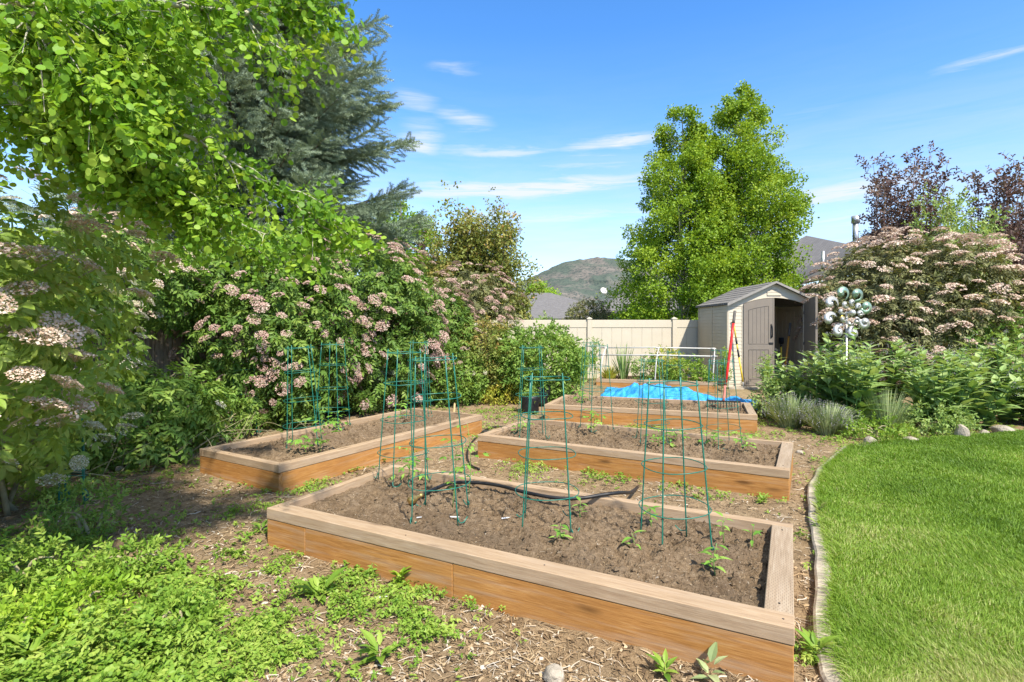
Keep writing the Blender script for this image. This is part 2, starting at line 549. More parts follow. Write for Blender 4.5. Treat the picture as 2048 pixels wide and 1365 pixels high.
# ------------------------------------------------------------------ leaf templates
def leaf(L=1., W=.4, n=3, fold=.18, droop=.15, prof=None, x0=0.0):
    t = np.linspace(0, 1, n + 1)
    if prof is None:
        w = np.sin(math.pi * np.clip(t * .92 + .06, 0, 1)) ** .9
        w[-1] = .02
    else:
        w = np.interp(t, *prof)
    V = []
    for ti, wi in zip(t, w):
        z = -droop * L * ti * ti
        V += [(x0 + L * ti, W / 2 * wi, z + fold * W / 2 * wi), (x0 + L * ti, 0, z), (x0 + L * ti, -W / 2 * wi, z + fold * W / 2 * wi)]
    Q = []
    for i in range(n):
        a = 3 * i
        Q += [(a, a + 1, a + 4, a + 3), (a + 1, a + 2, a + 5, a + 4)]
    return np.array(V), np.array(Q, np.int64)


def roundleaf(r=.5, n=7, x0=.0):
    a = np.linspace(math.pi, -math.pi, n, endpoint=False)
    V = np.stack([x0 + r + r * np.cos(a) * (1 + .12 * (np.cos(a) > .5)), r * np.sin(a), .12 * r * np.abs(np.sin(a))], -1)
    return V, np.array([list(range(n))], np.int64)


def rot(ax, an):
    return np.array(Matrix.Rotation(an, 3, ax))


class TPL:                                  # a template: verts, faces, a leaf's own random offset
    def __init__(s): s.mb = MB()

    def put(s, VF, R=None, T=(0, 0, 0), sc=1.0):
        V, Q = VF
        V = V * sc
        if R is not None: V = V @ np.array(R).T
        s.mb.add(V + np.array(T), [Q], random.uniform(-.14, .14))
        return s

    def done(s):
        s.V = np.concatenate(s.mb.V); s.R = np.concatenate(s.mb.R)
        by = {}
        for f in s.mb.F: by.setdefault(f.shape[1], []).append(f)
        s.F = {k: np.concatenate(x) for k, x in by.items()}
        return s


def T_compound(nl=7, LL=.42, W=.17, seg=2):
    t = TPL()
    for k in range(nl // 2):
        x = .28 + .5 * k / max(1, nl // 2 - 1)
        for sg in (-1, 1):
            R = rot('Z', sg * random.uniform(.85, 1.2)) @ rot('X', random.uniform(-.5, .5)) @ rot('Y', random.uniform(-.1, .45))
            t.put(leaf(LL * random.uniform(.85, 1.1), W, seg, .2, .2), R, (x, 0, -.18 * x * x))
    t.put(leaf(LL * 1.1, W * 1.1, seg, .2, .25), rot('Y', .3), (.8, 0, -.13))
    t.put((np.array([(0, .008, 0), (0, -.008, 0), (.85, -.006, -.14), (.85, .006, -.14)]), np.array([[0, 1, 2, 3]])))
    return t.done()


def T_sprig(nl=8, L=.30, W=.16, seg=2, length=1.0, rnd_=False, spread=1.0):
    t = TPL()
    for k in range(nl):
        x = length * (k + .6) / nl
        an = 2.4 * k + random.uniform(-.4, .4)
        R = rot('X', an) @ rot('Z', spread * random.uniform(.6, 1.1)) @ rot('X', random.uniform(-.8, .8)) @ rot('Y', random.uniform(-.3, .4))
        lf = roundleaf(L / 2, 6, L * .25) if rnd_ else leaf(L * random.uniform(.8, 1.15), W, seg, .2, .2)
        t.put(lf, R, (x, 0, 0))
    t.put((np.array([(0, .009, 0), (0, -.009, 0), (length, 0, 0)]), np.array([[0, 1, 2]])))
    return t.done()


def T_rhomb(nl=9, L=.16, W=.12, R0=.5):
    t = TPL()
    for k in range(nl):
        d = nrm(RNG.normal(size=3)) * R0 * random.uniform(.3, 1)
        V = np.array([(0, 0, 0), (.45 * L, W / 2, .02 * L), (L, 0, 0), (.45 * L, -W / 2, .02 * L)])
        R = rot('Z', random.uniform(0, 6.28)) @ rot('X', random.uniform(-1.3, 1.3)) @ rot('Y', random.uniform(-.9, .9))
        t.put((V, np.array([[0, 1, 2, 3]])), R, d)
    return t.done()


def T_spruce(n=40, L=1.0, nl=.21, w=.05):
    t = TPL()
    for k in range(n):
        x = L * (k + .5) / n
        an = 2.4 * k + random.uniform(-.3, .3)
        R = rot('X', an) @ rot('Z', random.uniform(.75, 1.1))
        ll = nl * random.uniform(.75, 1.1) * (1 if x < .85 else .8)
        t.put((np.array([(0, w / 2, 0), (0, -w / 2, 0), (ll, 0, 0)]), np.array([[0, 1, 2]])), R, (x, 0, 0))
    t.put((np.array([(0, .025, 0), (0, -.025, 0), (L, 0, 0)]), np.array([[0, 1, 2]])))
    return t.done()


_UM = [0]


def T_umbel(n=70, r=.5, dome=.16, fs=.06):
    t = TPL()
    _UM[0] += 5.3
    for k in range(n):
        rr = r * math.sqrt((k + .5) / n); an = 2.399 * k
        p = np.array((rr * math.cos(an), rr * math.sin(an), dome * (1 - (rr / r) ** 2) + random.uniform(-.03, .03))) + RNG.normal(size=3) * .012
        if vnoise(np.array([[p[0] * 4 + 3 + n, p[1] * 4 + random.random() * .3, r * 7 + _UM[0]]]))[0] < .24: continue
        if k % 4 == 0:
            s_ = np.array((-math.sin(an), math.cos(an), 0)) * .007
            t.put((np.array([(0, 0, -.20), p - s_ - np.array((0, 0, .02)), p + s_ - np.array((0, 0, .02))]), np.array([[0, 1, 2]])))
            t.mb.R[-1][:] = .05
        q = fs * random.uniform(.7, 1.3)
        V = np.array([(q, 0, 0), (0, q, .2 * q), (-q, 0, 0), (0, -q, .2 * q)])
        R = rot('Z', random.uniform(0, 3)) @ rot('X', random.uniform(-.7, .7)) @ rot('Y', random.uniform(-.7, .7))
        t.put((V, np.array([[0, 1, 2, 3]])), R, p)
        t.mb.R[-1][:] = .5 + random.uniform(-.45, .45)
    return t.done()


def scatter(mb, tpls, Pn, D, U, Sz, rnd=None, rv=.3):
    """copies of the templates at points Pn, x axis along D, z axis towards U, size Sz"""
    n = len(Pn)
    Sz = np.broadcast_to(np.asarray(Sz, float), (n,))
    X = nrm(np.asarray(D, float))
    Z = U - (U * X).sum(1, keepdims=True) * X
    Z = nrm(Z + 1e-6)
    Y = np.cross(Z, X)
    if rnd is None: rnd = RNG.uniform(.5 - rv, .5 + rv, n)
    ti = RNG.integers(0, len(tpls), n)
    for k, t in enumerate(tpls):
        m = np.where(ti == k)[0]
        if not len(m): continue
        tv = t.V
        V = Pn[m][:, None] + Sz[m][:, None, None] * (tv[None, :, 0, None] * X[m][:, None] + tv[None, :, 1, None] * Y[m][:, None] + tv[None, :, 2, None] * Z[m][:, None])
        R = np.clip(rnd[m][:, None] + t.R[None], 0, 1)
        nv = len(tv)
        base = (np.arange(len(m)) * nv)[:, None, None]
        Fs = [(f[None] + base).reshape(-1, f.shape[1]) for f in t.F.values()]
        mb.add(V.reshape(-1, 3), Fs, R.reshape(-1))


TE = [T_compound(7) for _ in range(5)]
TE5 = [T_compound(5, .45, .2, 2) for _ in range(4)]
TEN = [T_compound(7, .42, .17, 4) for _ in range(5)]
TS = [T_sprig(8, .34, .16) for _ in range(4)]
TSN = [T_sprig(8, .36, .15, 3) for _ in range(4)]
TR = [T_rhomb(12, .26, .20, .55) for _ in range(5)]
TSP = [T_spruce() for _ in range(4)]
TUM = [T_umbel(95, .5, .16, .060) for _ in range(4)]
TUMN = [T_umbel(230, .5, .14, .038) for _ in range(3)]


def fib(n):
    i = np.arange(n) + .5
    ph = np.arccos(1 - 2 * i / n); th = math.pi * (1 + 5 ** .5) * i
    return np.stack([np.cos(th) * np.sin(ph), np.sin(th) * np.sin(ph), np.cos(ph)], -1)


def curve(pts, n=20):                       # Catmull-Rom through the points
    p = np.asarray(pts, float)
    p = np.concatenate([[2 * p[0] - p[1]], p, [2 * p[-1] - p[-2]]])
    out = []
    m = len(p) - 3
    for k in range(m):
        u = np.linspace(0, 1, max(2, n // m), endpoint=(k == m - 1))[:, None]
        a, b, c, d = p[k:k + 4]
        out.append(.5 * ((2 * b) + (-a + c) * u + (2 * a - 5 * b + 4 * c - d) * u ** 2 + (-a + 3 * b - 3 * c + d) * u ** 3))
    return np.concatenate(out)


# ------------------------------------------------------------------ shrubs
def shrub(name, label, base, rx, ry, z0, z1, n, mat, tpl, lsz, group=None, flowers=0, fmat=None, fsz=.2, ftpl=None,
          gap=.34, seed=0, droop=.25, face=(0.25, -1.0), fup=.5, lump=.55, stems=9, upb=.8, fr=(0.05, .98), cat="shrub"):
    """lumpy shrub of leaf sprays on arching stems, flower heads as parts"""
    rng = np.random.default_rng(100 + seed)
    root = thing(name, label, cat, base, 0, group)
    zc, rz = (z0 + z1) / 2, (z1 - z0) / 2
    m = int(n * 1.9)
    d = nrm(rng.normal(size=(m, 3)))
    lum = 1 - lump * .5 + lump * fbm(d * 2.1 + seed * 7.7, 3)
    rad = lum * np.where(rng.random(m) < .72, 1 - np.abs(rng.normal(0, .09, m)), rng.uniform(.45, .95, m))
    pt = d * rad[:, None] * np.array((rx, ry, rz)) + np.array((0, 0, zc))
    keep = fbm(pt * 1.9 + seed * 3.1, 3) > gap
    keep &= pt[:, 2] > .02
    pt, d = pt[keep][:n], d[keep][:n]
    k = len(pt)
    D = nrm(d * np.array((.8, .8, .4)) + rng.normal(0, .5, (k, 3)) + np.array((0, 0, -droop - .15)))
    U = nrm(d * .85 + np.array((0, 0, upb * .8)) + rng.normal(0, .35, (k, 3)))
    mb = MB()
    scatter(mb, tpl, pt, D, U, lsz * rng.uniform(.7, 1.25, k))
    mb.build('foliage', mat, root)
    sb = MB()
    for i in range(stems):
        j = rng.integers(0, k)
        e = pt[j]
        b = np.array((rng.normal(0, rx * .13), rng.normal(0, ry * .13), 0))
        c = curve([b, b * .6 + e * .4 + np.array((0, 0, .35 * max(e[2], .3))), e * .97], 12)
        sb.tube(c, np.linspace(.022, .005, len(c)) * (.6 + .5 * rx), 6)
    if stems: sb.build('stem', TWIG, root, True)
    if flowers:
        fms = []
        for t in (ftpl or TUM):
            b = MB(); b.add(t.V, list(t.F.values()), np.clip(t.R, 0, 1))
            me = b.mesh('flower_head', fmat); fms.append(me)
        m = flowers * 12
        d = nrm(rng.normal(size=(m, 3)))
        f2 = np.array((*face, 0.0)); f2 = f2 / np.linalg.norm(f2)
        ok = (d @ f2 > -.15) & (d[:, 2] > -.75) & (d[:, 2] < fr[1])
        d = d[ok]
        lum = 1 - lump * .5 + lump * fbm(d * 2.1 + seed * 7.7, 3)
        pp = d * (lum * 1.03)[:, None] * np.array((rx, ry, rz)) + np.array((0, 0, zc))
        w = fbm(pp * 1.6 + 50 + seed, 2)
        o = np.argsort(-w + rng.random(len(w)) * .45)
        pp, d = pp[o] + d[o] * lsz * .68, d[o]
        ch = []
        for q in range(len(pp)):
            if pp[q, 2] < .25: continue
            if all(((pp[q] - pp[c]) ** 2).sum() > (fsz * .72) ** 2 for c in ch): ch.append(q)
            if len(ch) >= flowers: break
        rest = MB()
        for i, q in enumerate(ch):
            nz = nrm(d[q] * (1 - fup) + np.array((0, 0, fup)) + rng.normal(0, .18, 3))
            M = Vector(nz).to_track_quat('Z', 'Y').to_matrix().to_4x4() @ Matrix.Rotation(rng.uniform(0, 6), 4, 'Z') @ Matrix.Scale(fsz * rng.uniform(.65, 1.25), 4)
            M.translation = Vector(pp[q])
            if i < 98:
                ob = link('flower_head', fms[i % len(fms)], root); ob.matrix_local = M
            else:
                t = (ftpl or TUM)[i % len(fms)]
                Mn = np.array(M)
                rest.add(t.V @ Mn[:3, :3].T + Mn[:3, 3], list(t.F.values()), np.clip(t.R, 0, 1))
        if rest.n:
            tag(rest.build('flower_head', fmat, root), kind='stuff')
    return root


# ------------------------------------------------------------------ trees
def clump_tree(name, label, base, H, prof, nclump, nspr, mat, tpl, lsz, bark, clr=.8, seed=0, group=None, trunk_r=.12, z0=0, squash=.75, lean=(0, 0), limbs=True, cat='tree'):
    """prof: (height fraction, radius) pairs; foliage grows in clumps on limbs"""
    rng = np.random.default_rng(300 + seed)
    root = thing(name, label, cat, base, 0, group)
    hs = np.array([p[0] for p in prof]); rs = np.array([p[1] for p in prof])
    cs = []
    tries = 0
    while len(cs) < nclump and tries < nclump * 40:
        tries += 1
        t = rng.uniform(hs[0], hs[-1]); r = np.interp(t, hs, rs)
        if rng.random() > (r / rs.max()) ** 1.0 + .06: continue
        a = rng.uniform(0, 6.283)
        rr = r * math.sqrt(rng.uniform(.12, 1)) * (.72 + .5 * vnoise(np.array([[math.cos(a) * 1.7 + seed, math.sin(a) * 1.7, t * 6]]))[0])
        cs.append((rr * math.cos(a) + lean[0] * t, rr * math.sin(a) + lean[1] * t, t * H, clr * rng.uniform(.6, 1.2) * (.45 + .55 * r / rs.max())))
    cs = np.array(cs)
    mb = MB()
    idx = np.repeat(np.arange(len(cs)), nspr)
    k = len(idx)
    g = nrm(rng.normal(size=(k, 3))) * (rng.random(k) ** .45)[:, None] * cs[idx, 3:4]
    g[:, 2] *= squash
    pt = cs[idx, :3] + g
    out = pt - np.array((0, 0, 1)) * pt[:, 2:3] * 1.0
    D = nrm(nrm(out) * .6 + rng.normal(0, .6, (k, 3)) + np.array((0, 0, .15)))
    U = nrm(rng.normal(0, .55, (k, 3)) + np.array((0, 0, .8)) + nrm(out) * .3)
    rc = rng.uniform(.33, .67, len(cs))[idx] + rng.uniform(-.15, .15, k)
    scatter(mb, tpl, pt, D, U, lsz * rng.uniform(.75, 1.25, k), np.clip(rc, 0, 1))
    mb.build('crown', mat, root)
    tb = MB()
    zz = np.linspace(z0, H * .97, 14)
    wob = np.stack([np.sin(zz * .9 + seed) * .05 * trunk_r * 8 + lean[0] * zz / H, np.cos(zz * .7 + seed) * .05 * trunk_r * 8 + lean[1] * zz / H, zz], -1)
    tb.tube(wob, np.linspace(trunk_r, trunk_r * .12, 14), 9)
    if limbs:
        for c in cs[::2]:
            zb = max(z0 + .2, c[2] - .55 * math.hypot(c[0], c[1]) - .2)
            b = np.array([np.interp(zb, zz, wob[:, q]) for q in range(3)])
            m_ = (b + c[:3]) / 2 + np.array((0, 0, -.1))
            q = curve([b, m_, c[:3]], 8)
            tb.tube(q, np.linspace(trunk_r * .3, .006, len(q)), 5)
    tb.build('trunk', bark, root, True)
    return root


def airy_tree(name, label, base, H, spread, nb, mat, tpl, lsz, bark, seed=0, group=None, per=26, z0=.4, cat='tree', up=1.0, jit=.16, rad=.03):
    rng = np.random.default_rng(500 + seed)
    root = thing(name, label, cat, base, 0, group)
    tb, mb = MB(), MB()
    pts, dirs = [], []
    for i in range(nb):
        a = rng.uniform(0, 6.283); ln = H * rng.uniform(.55, 1.0); r = spread * rng.uniform(.15, 1.0) * (1.15 - .5 * ln / H)
        s = np.array((rng.normal(0, .04), rng.normal(0, .04), z0 * rng.uniform(.2, 1.2)))
        e = np.array((r * math.cos(a), r * math.sin(a), ln))
        mid = s * .5 + e * .5 + np.array((r * .18 * math.cos(a), r * .18 * math.sin(a), 0)) + rng.normal(0, .06 * spread, 3)
        c = curve([s, mid, e], 16)
        tb.tube(c, np.linspace(rad, .005, len(c)), 5)
        tt = rng.uniform(.28, 1.0, per) ** .85
        q = np.stack([np.interp(tt, np.linspace(0, 1, len(c)), c[:, w]) for w in range(3)], -1)
        g = nrm(c[-1] - c[0])
        for p_ in q:
            d_ = nrm(g * .55 * up + rng.normal(0, .6, 3))
            pts.append(p_ + rng.normal(0, jit * spread * .5, 3)); dirs.append(d_)
    pts, dirs = np.array(pts), np.array(dirs)
    U = nrm(rng.normal(0, .5, pts.shape) + np.array((0, -.25, .8)))
    hfr = np.clip(pts[:, 2] / H, 0, 1)
    scatter(mb, tpl, pts, dirs, U, lsz * rng.uniform(.7, 1.25, len(pts)), np.clip(.25 + .35 * hfr + rng.uniform(-.2, .25, len(pts)), 0, 1))
    mb.build('crown', mat, root)
    tb.build('trunk', bark, root, True)
    return root

# ================================================================== CAMERA, LIGHT, SKY
cam = bpy.data.cameras.new('camera')
cam.sensor_width = 36; cam.lens = 36 * F / 2048
cam.shift_y = -(682.5 - HZ) / 2048
cam.clip_start = .05; cam.clip_end = 20000
co = link('camera', cam); co.location = (0, 0, CH); co.rotation_euler = (math.pi / 2, 0, 0)
S.camera = co
EL, AZ = math.radians(50), math.radians(152)
ld = bpy.data.lights.new('sun', 'SUN'); ld.energy = 2.3; ld.angle = math.radians(1.6); ld.color = (1, .925, .80)
lo = link('sun', ld)
sd = Vector((math.sin(AZ) * math.cos(EL), math.cos(AZ) * math.cos(EL), math.sin(EL)))
lo.rotation_euler = sd.to_track_quat('Z', 'Y').to_euler()

wd = bpy.data.worlds.new('World'); S.world = wd; wd.use_nodes = True
wt = wd.node_tree; wt.nodes.clear()


class WT(NT):
    def __init__(s):
        s.t = wt; s.n = wt.nodes; s.l = wt.links; s.out = wt.nodes.new('ShaderNodeOutputWorld')


w = WT()
sky = w.N('TexSky'); sky.sky_type = 'NISHITA'; sky.sun_disc = False
sky.sun_elevation = EL; sky.sun_rotation = AZ; sky.altitude = 1400; sky.air_density = 1.0; sky.dust_density = .6; sky.ozone_density = 2.2
tc = w.N('TexCoord'); sp = w.N('SeparateXYZ'); w.l.new(tc.outputs['Generated'], sp.inputs[0])
az = w.math('ARCTAN2', sp.outputs[0], sp.outputs[1])
el = w.math('ARCSINE', sp.outputs[2])
hs = w.N('HueSaturation'); w.set(hs.inputs['Saturation'], 1.27); w.set(hs.inputs['Hue'], .501); w.set(hs.inputs['Color'], sky.outputs[0])
skyc = hs.outputs[0]
cmap = w.N('CombineXYZ'); w.set(cmap.inputs[0], w.math('MULTIPLY', az, 3.2)); w.set(cmap.inputs[1], w.math('MULTIPLY', el, 26.0))
n1 = w.noise(cmap.outputs[0], 1.5, 7, .62, .5)
cm2 = w.N('CombineXYZ'); w.set(cm2.inputs[0], w.math('MULTIPLY', az, 6.0)); w.set(cm2.inputs[1], w.math('MULTIPLY', el, 85.0))
n2 = w.noise(cm2.outputs[0], 1.2, 6, .65, .8)


def sky_at(px, py):
    x, z = (px - 1024) / F, (HZ - py) / F
    return math.atan2(x, 1), math.asin(z / math.sqrt(1 + x * x + z * z))


acc = None
for (px, py, hw, hh, sl, am) in [(1040, 378, 310, 15, .05, 1.15), (1225, 290, 105, 11, .06, 1.05), (838, 283, 46, 26, .1, 1.05), (832, 205, 44, 16, -.1, .55),
                                 (925, 238, 55, 12, -.22, .75), (1000, 303, 130, 9, 0, .75), (1700, 384, 190, 22, .04, 1.0), (905, 142, 45, 7, 0, .4),
                                 (1980, 124, 110, 7, .02, .6), (1730, 334, 120, 4, .05, .5), (1130, 432, 320, 18, .02, .75), (1180, 330, 130, 12, .05, .5), (800, 412, 90, 18, .05, .4), (1600, 240, 140, 20, .12, .16), (1700, 440, 230, 20, .03, .7)]:
    a0, e0 = sky_at(px, py)
    cx = math.cos(a0)
    da = w.math('SUBTRACT', az, a0)
    de = w.math('SUBTRACT', w.math('SUBTRACT', el, e0), w.math('MULTIPLY', da, sl * .8))
    de = w.math('ADD', de, w.math('MULTIPLY', w.math('SUBTRACT', n1, .5), .05))
    u = w.math('DIVIDE', da, hw / F * cx * cx)
    v = w.math('DIVIDE', de, hh / F * cx * 1.15)
    r2 = w.math('ADD', w.math('POWER', w.math('ABSOLUTE', u), 2.4), w.math('MULTIPLY', v, v))
    g = w.math('POWER', 2.718, w.math('MULTIPLY', r2, -1.1))
    g = w.math('MULTIPLY', g, am)
    acc = g if acc is None else w.math('MAXIMUM', acc, g)
wisp = w.math('MULTIPLY', acc, w.ramp(n2, [(.30, (.22, .22, .22)), (.56, (1, 1, 1))]))
# thin veil towards the horizon
veil = w.math('MULTIPLY', w.ramp(el, [(.0, (.9, .9, .9)), (.10, (.88, .88, .88)), (.20, (.60, .60, .60)), (.36, (.10, .10, .10)), (.5, (0, 0, 0))]), w.ramp(n1, [(.3, (.45, .45, .45)), (.65, (1, 1, 1))]))
high = w.math('MULTIPLY', w.ramp(el, [(.60, (0, 0, 0)), (.85, (1, 1, 1))]), w.ramp(n1, [(.3, (.6, .6, .6)), (.6, (1, 1, 1))]))   # unseen white veil overhead, added to give soft fill light from above
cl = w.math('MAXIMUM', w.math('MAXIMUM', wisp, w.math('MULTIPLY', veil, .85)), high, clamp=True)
SKYK = .15
cloudcol = tuple(c / SKYK for c in (.235, .245, .256))
skyc = w.mix(1.0, skyc, (.58, .57, .585), 'MULTIPLY')
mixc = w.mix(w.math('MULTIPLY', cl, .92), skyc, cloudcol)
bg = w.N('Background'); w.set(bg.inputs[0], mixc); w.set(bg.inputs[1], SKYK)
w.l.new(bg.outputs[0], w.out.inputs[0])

S.view_settings.view_transform = 'Standard'
S.view_settings.look = 'None'
S.view_settings.exposure = 2.0
S.view_settings.gamma = 1
S.view_settings.use_curve_mapping = False
S.cycles.max_bounces = 7; S.cycles.diffuse_bounces = 4; S.cycles.glossy_bounces = 2; S.cycles.transmission_bounces = 4
S.cycles.sample_clamp_indirect = 6

# ================================================================== GROUND
EDGE_Y = [-3, 0, 2.64, 3, 3.44, 4.04, 4.75, 5.69, 6.47, 7.66, 8.06, 8.8, 10.4]
EDGE_X = [.5, .9, 1.64, 1.80, 2.06, 2.40, 2.75, 3.25, 3.80, 4.86, 5.9, 8.4, 14.0]


def edge_x(y): return np.interp(y, EDGE_Y, EDGE_X)


xs = np.concatenate([-np.geomspace(4200, 8.4, 40), np.arange(-8, 8.01, .045), np.geomspace(8.4, 4200, 40)])
ys = np.concatenate([[-60, -30, -12, -6, -3, -1, 0, .8], np.arange(1.4, 14.6, .045), np.geomspace(15.2, 5500, 46)])
X, Y = np.meshgrid(xs, ys)
q = np.stack([X.ravel(), Y.ravel(), 0 * X.ravel()], -1)
near = np.exp(-(np.hypot(X, np.maximum(Y - 6, 0)) / 14) ** 2)
Z = gz(X, Y) + near * ((fbm(q * 1.6, 3) - .5) * .05 + (fbm(q * 11, 3) - .5) * .035).reshape(X.shape)
inl = np.clip((X - edge_x(Y) + .03) / .1, 0, 1) * (Y < 10.2) * (X < 14)
Z = Z - inl * .05
mb = MB(); mb.grid(X, Y, Z)
tag(mb.build('ground', GROUND, None, True), kind='structure')

# lawn sheet and its blades
yr = np.concatenate([np.arange(-2.5, 9.2, .12)])
mb = MB()
X = np.array([np.linspace(edge_x(y) + .01, 13.9, 70) for y in yr]); Y = np.repeat(yr[:, None], 70, 1)
q = np.stack([X.ravel(), Y.ravel(), 0 * X.ravel()], -1)
LZ = (.022 + (fbm(q * 1.1, 2) - .5) * .02).reshape(X.shape)
mb.grid(X, Y, LZ)
t = NT('lawn_soil')
v = t.coord((1, 1, 1), 'World')
t.pbr(t.ramp(t.noise(v, 30, 5, .7), [(.3, (.035, .06, .014)), (.7, (.10, .15, .035))]), .95, .1, 0, t.bump(t.noise(v, 60, 3), .8, .02))
tag(mb.build('lawn', t.m, None, True), kind='structure')

mb = MB()
nb = 330000
yy = 2.2 + 7.2 * RNG.random(nb) ** 1.5
xx = edge_x(yy) + RNG.random(nb) * np.minimum(np.maximum(.98 * yy + .35 - edge_x(yy), .5), 9)
k2 = 26000
y2 = RNG.uniform(-2, 9.0, k2); x2 = edge_x(y2) + RNG.random(k2) * (13.5 - edge_x(y2))
k3 = 6000                                       # longer blades leaning over the kerb
y3 = RNG.uniform(1.8, 8.2, k3); x3 = edge_x(y3) + np.abs(RNG.normal(0, .05, k3)) - .012
xx = np.concatenate([xx, x2, x3]); yy = np.concatenate([yy, y2, y3])
n = len(xx)
lean3 = np.zeros(n, bool); lean3[-k3:] = True
q = np.stack([xx, yy, 0 * xx], -1)
tuft = fbm(q * 3.5, 3); patch = fbm(q * .9 + 9, 2)
h = (.040 + .035 * tuft) * RNG.uniform(.6, 1.35, n); h[lean3] *= 1.5
wd_ = .0015 + .00045 * yy * RNG.uniform(.7, 1.2, n)
a = RNG.uniform(0, 6.283, n); flow = fbm(q * 1.7 + 31, 2) * 9
ld_ = np.stack([np.cos(flow) * .5 + np.cos(a), np.sin(flow) * .5 + np.sin(a)], -1) * RNG.uniform(.15, .75, n)[:, None]
ld_[lean3, 0] -= .7
sx_ = np.stack([np.cos(a + 1.57), np.sin(a + 1.57)], -1)
b0 = np.stack([xx, yy, np.full(n, .012)], -1)
mid = b0 + np.concatenate([ld_ * .35 * h[:, None], (.62 * h)[:, None]], 1)
tip = b0 + np.concatenate([ld_ * 1.0 * h[:, None], (.98 * h / (1 + .25 * (ld_ ** 2).sum(1)))[:, None]], 1)
s3 = np.concatenate([sx_ * wd_[:, None], np.zeros((n, 1))], 1)
V = np.stack([b0 - s3, b0 + s3, mid + s3 * .8, mid - s3 * .8, tip], 1).reshape(-1, 3)
bi = (np.arange(n) * 5)[:, None]
rn = np.clip(.44 + (patch - .5) * 1.0 + (fbm(q * np.array((.35, .9, 1)) + 77, 2) - .5) * .5 + RNG.normal(0, .17, n) + (RNG.random(n) < .045) * .5, 0, 1)
mb.add(V, [bi + np.array([[0, 1, 2, 3]]), bi + np.array([[3, 2, 4]])], np.repeat(rn, 5))
tag(mb.build('grass', L_GRASS), kind='stuff')

# concrete kerb round the lawn
mb = MB()
ky = np.concatenate([np.arange(1.0, 7.7, .62)])
for i, y0 in enumerate(ky):
    y1 = y0 + .605
    q = np.linspace(y0, y1, 7)
    wv = .050 + .004 * np.sin(np.arange(7) * 1.3 + i)
    dx = np.gradient(edge_x(q), q); L_ = np.sqrt(1 + dx * dx)
    nx, ny = -1 / L_, dx / L_
    cx_ = edge_x(q) - .062
    zt = .052 + .006 * math.sin(i * 2.1) + .004 * np.sin(q * 9)
    sec = [(-wv, -.05 + 0 * q), (-wv, zt - .012), (-wv + .014, zt), (wv - .014, zt), (wv, zt - .012), (wv, -.05 + 0 * q)]
    V = np.stack([np.stack([cx_ + nx * -a_, q + ny * -a_, z_], -1) for a_, z_ in sec], 0)
    m_ = len(sec)
    mb.grid(V[..., 0], V[..., 1], V[..., 2])
    for e_ in (0, 6):
        mb.add(V[:, e_], [tuple(range(m_))])
tag(mb.build('kerb', CONC), kind='structure')

# mountain
mx = np.linspace(-1400, 4200, 260); my = np.linspace(0, 1, 80)
X, T = np.meshgrid(mx, my)
px_of = 1024 + X / 3300 * F
ridge = np.interp(px_of, [560, 800, 960, 1050, 1090, 1128, 1165, 1195, 1245, 1330, 1450, 1560, 1700, 1900, 2300], [640, 620, 596, 560, 541, 524, 518, 514, 518, 540, 560, 585, 600, 610, 640])
rz_ = CH + (HZ - ridge) / F * 3300
q = np.stack([X.ravel() * .0026, T.ravel() * 2.2, 0 * X.ravel()], -1)
rg = 1 - np.abs(2 * fbm(q * np.array((1.5, .8, 1)), 5, .55) - 1)
Z = rz_ * T ** .85 * (1 - .38 * (1 - rg.reshape(X.shape)) * np.sin(math.pi * T) * 1.2)
Z += (vnoise(np.stack([X.ravel() * .05, T.ravel() * 30, 0 * X.ravel()], -1)).reshape(X.shape) - .5) * 9 * T
Yv = 2300 + 1000 * T + (fbm(q * 2 + 5, 4).reshape(X.shape) - .5) * 260 * np.sin(math.pi * T)
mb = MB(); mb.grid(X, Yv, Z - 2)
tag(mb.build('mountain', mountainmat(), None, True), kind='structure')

# ================================================================== RAISED BEDS
BH, CT = .30, .085


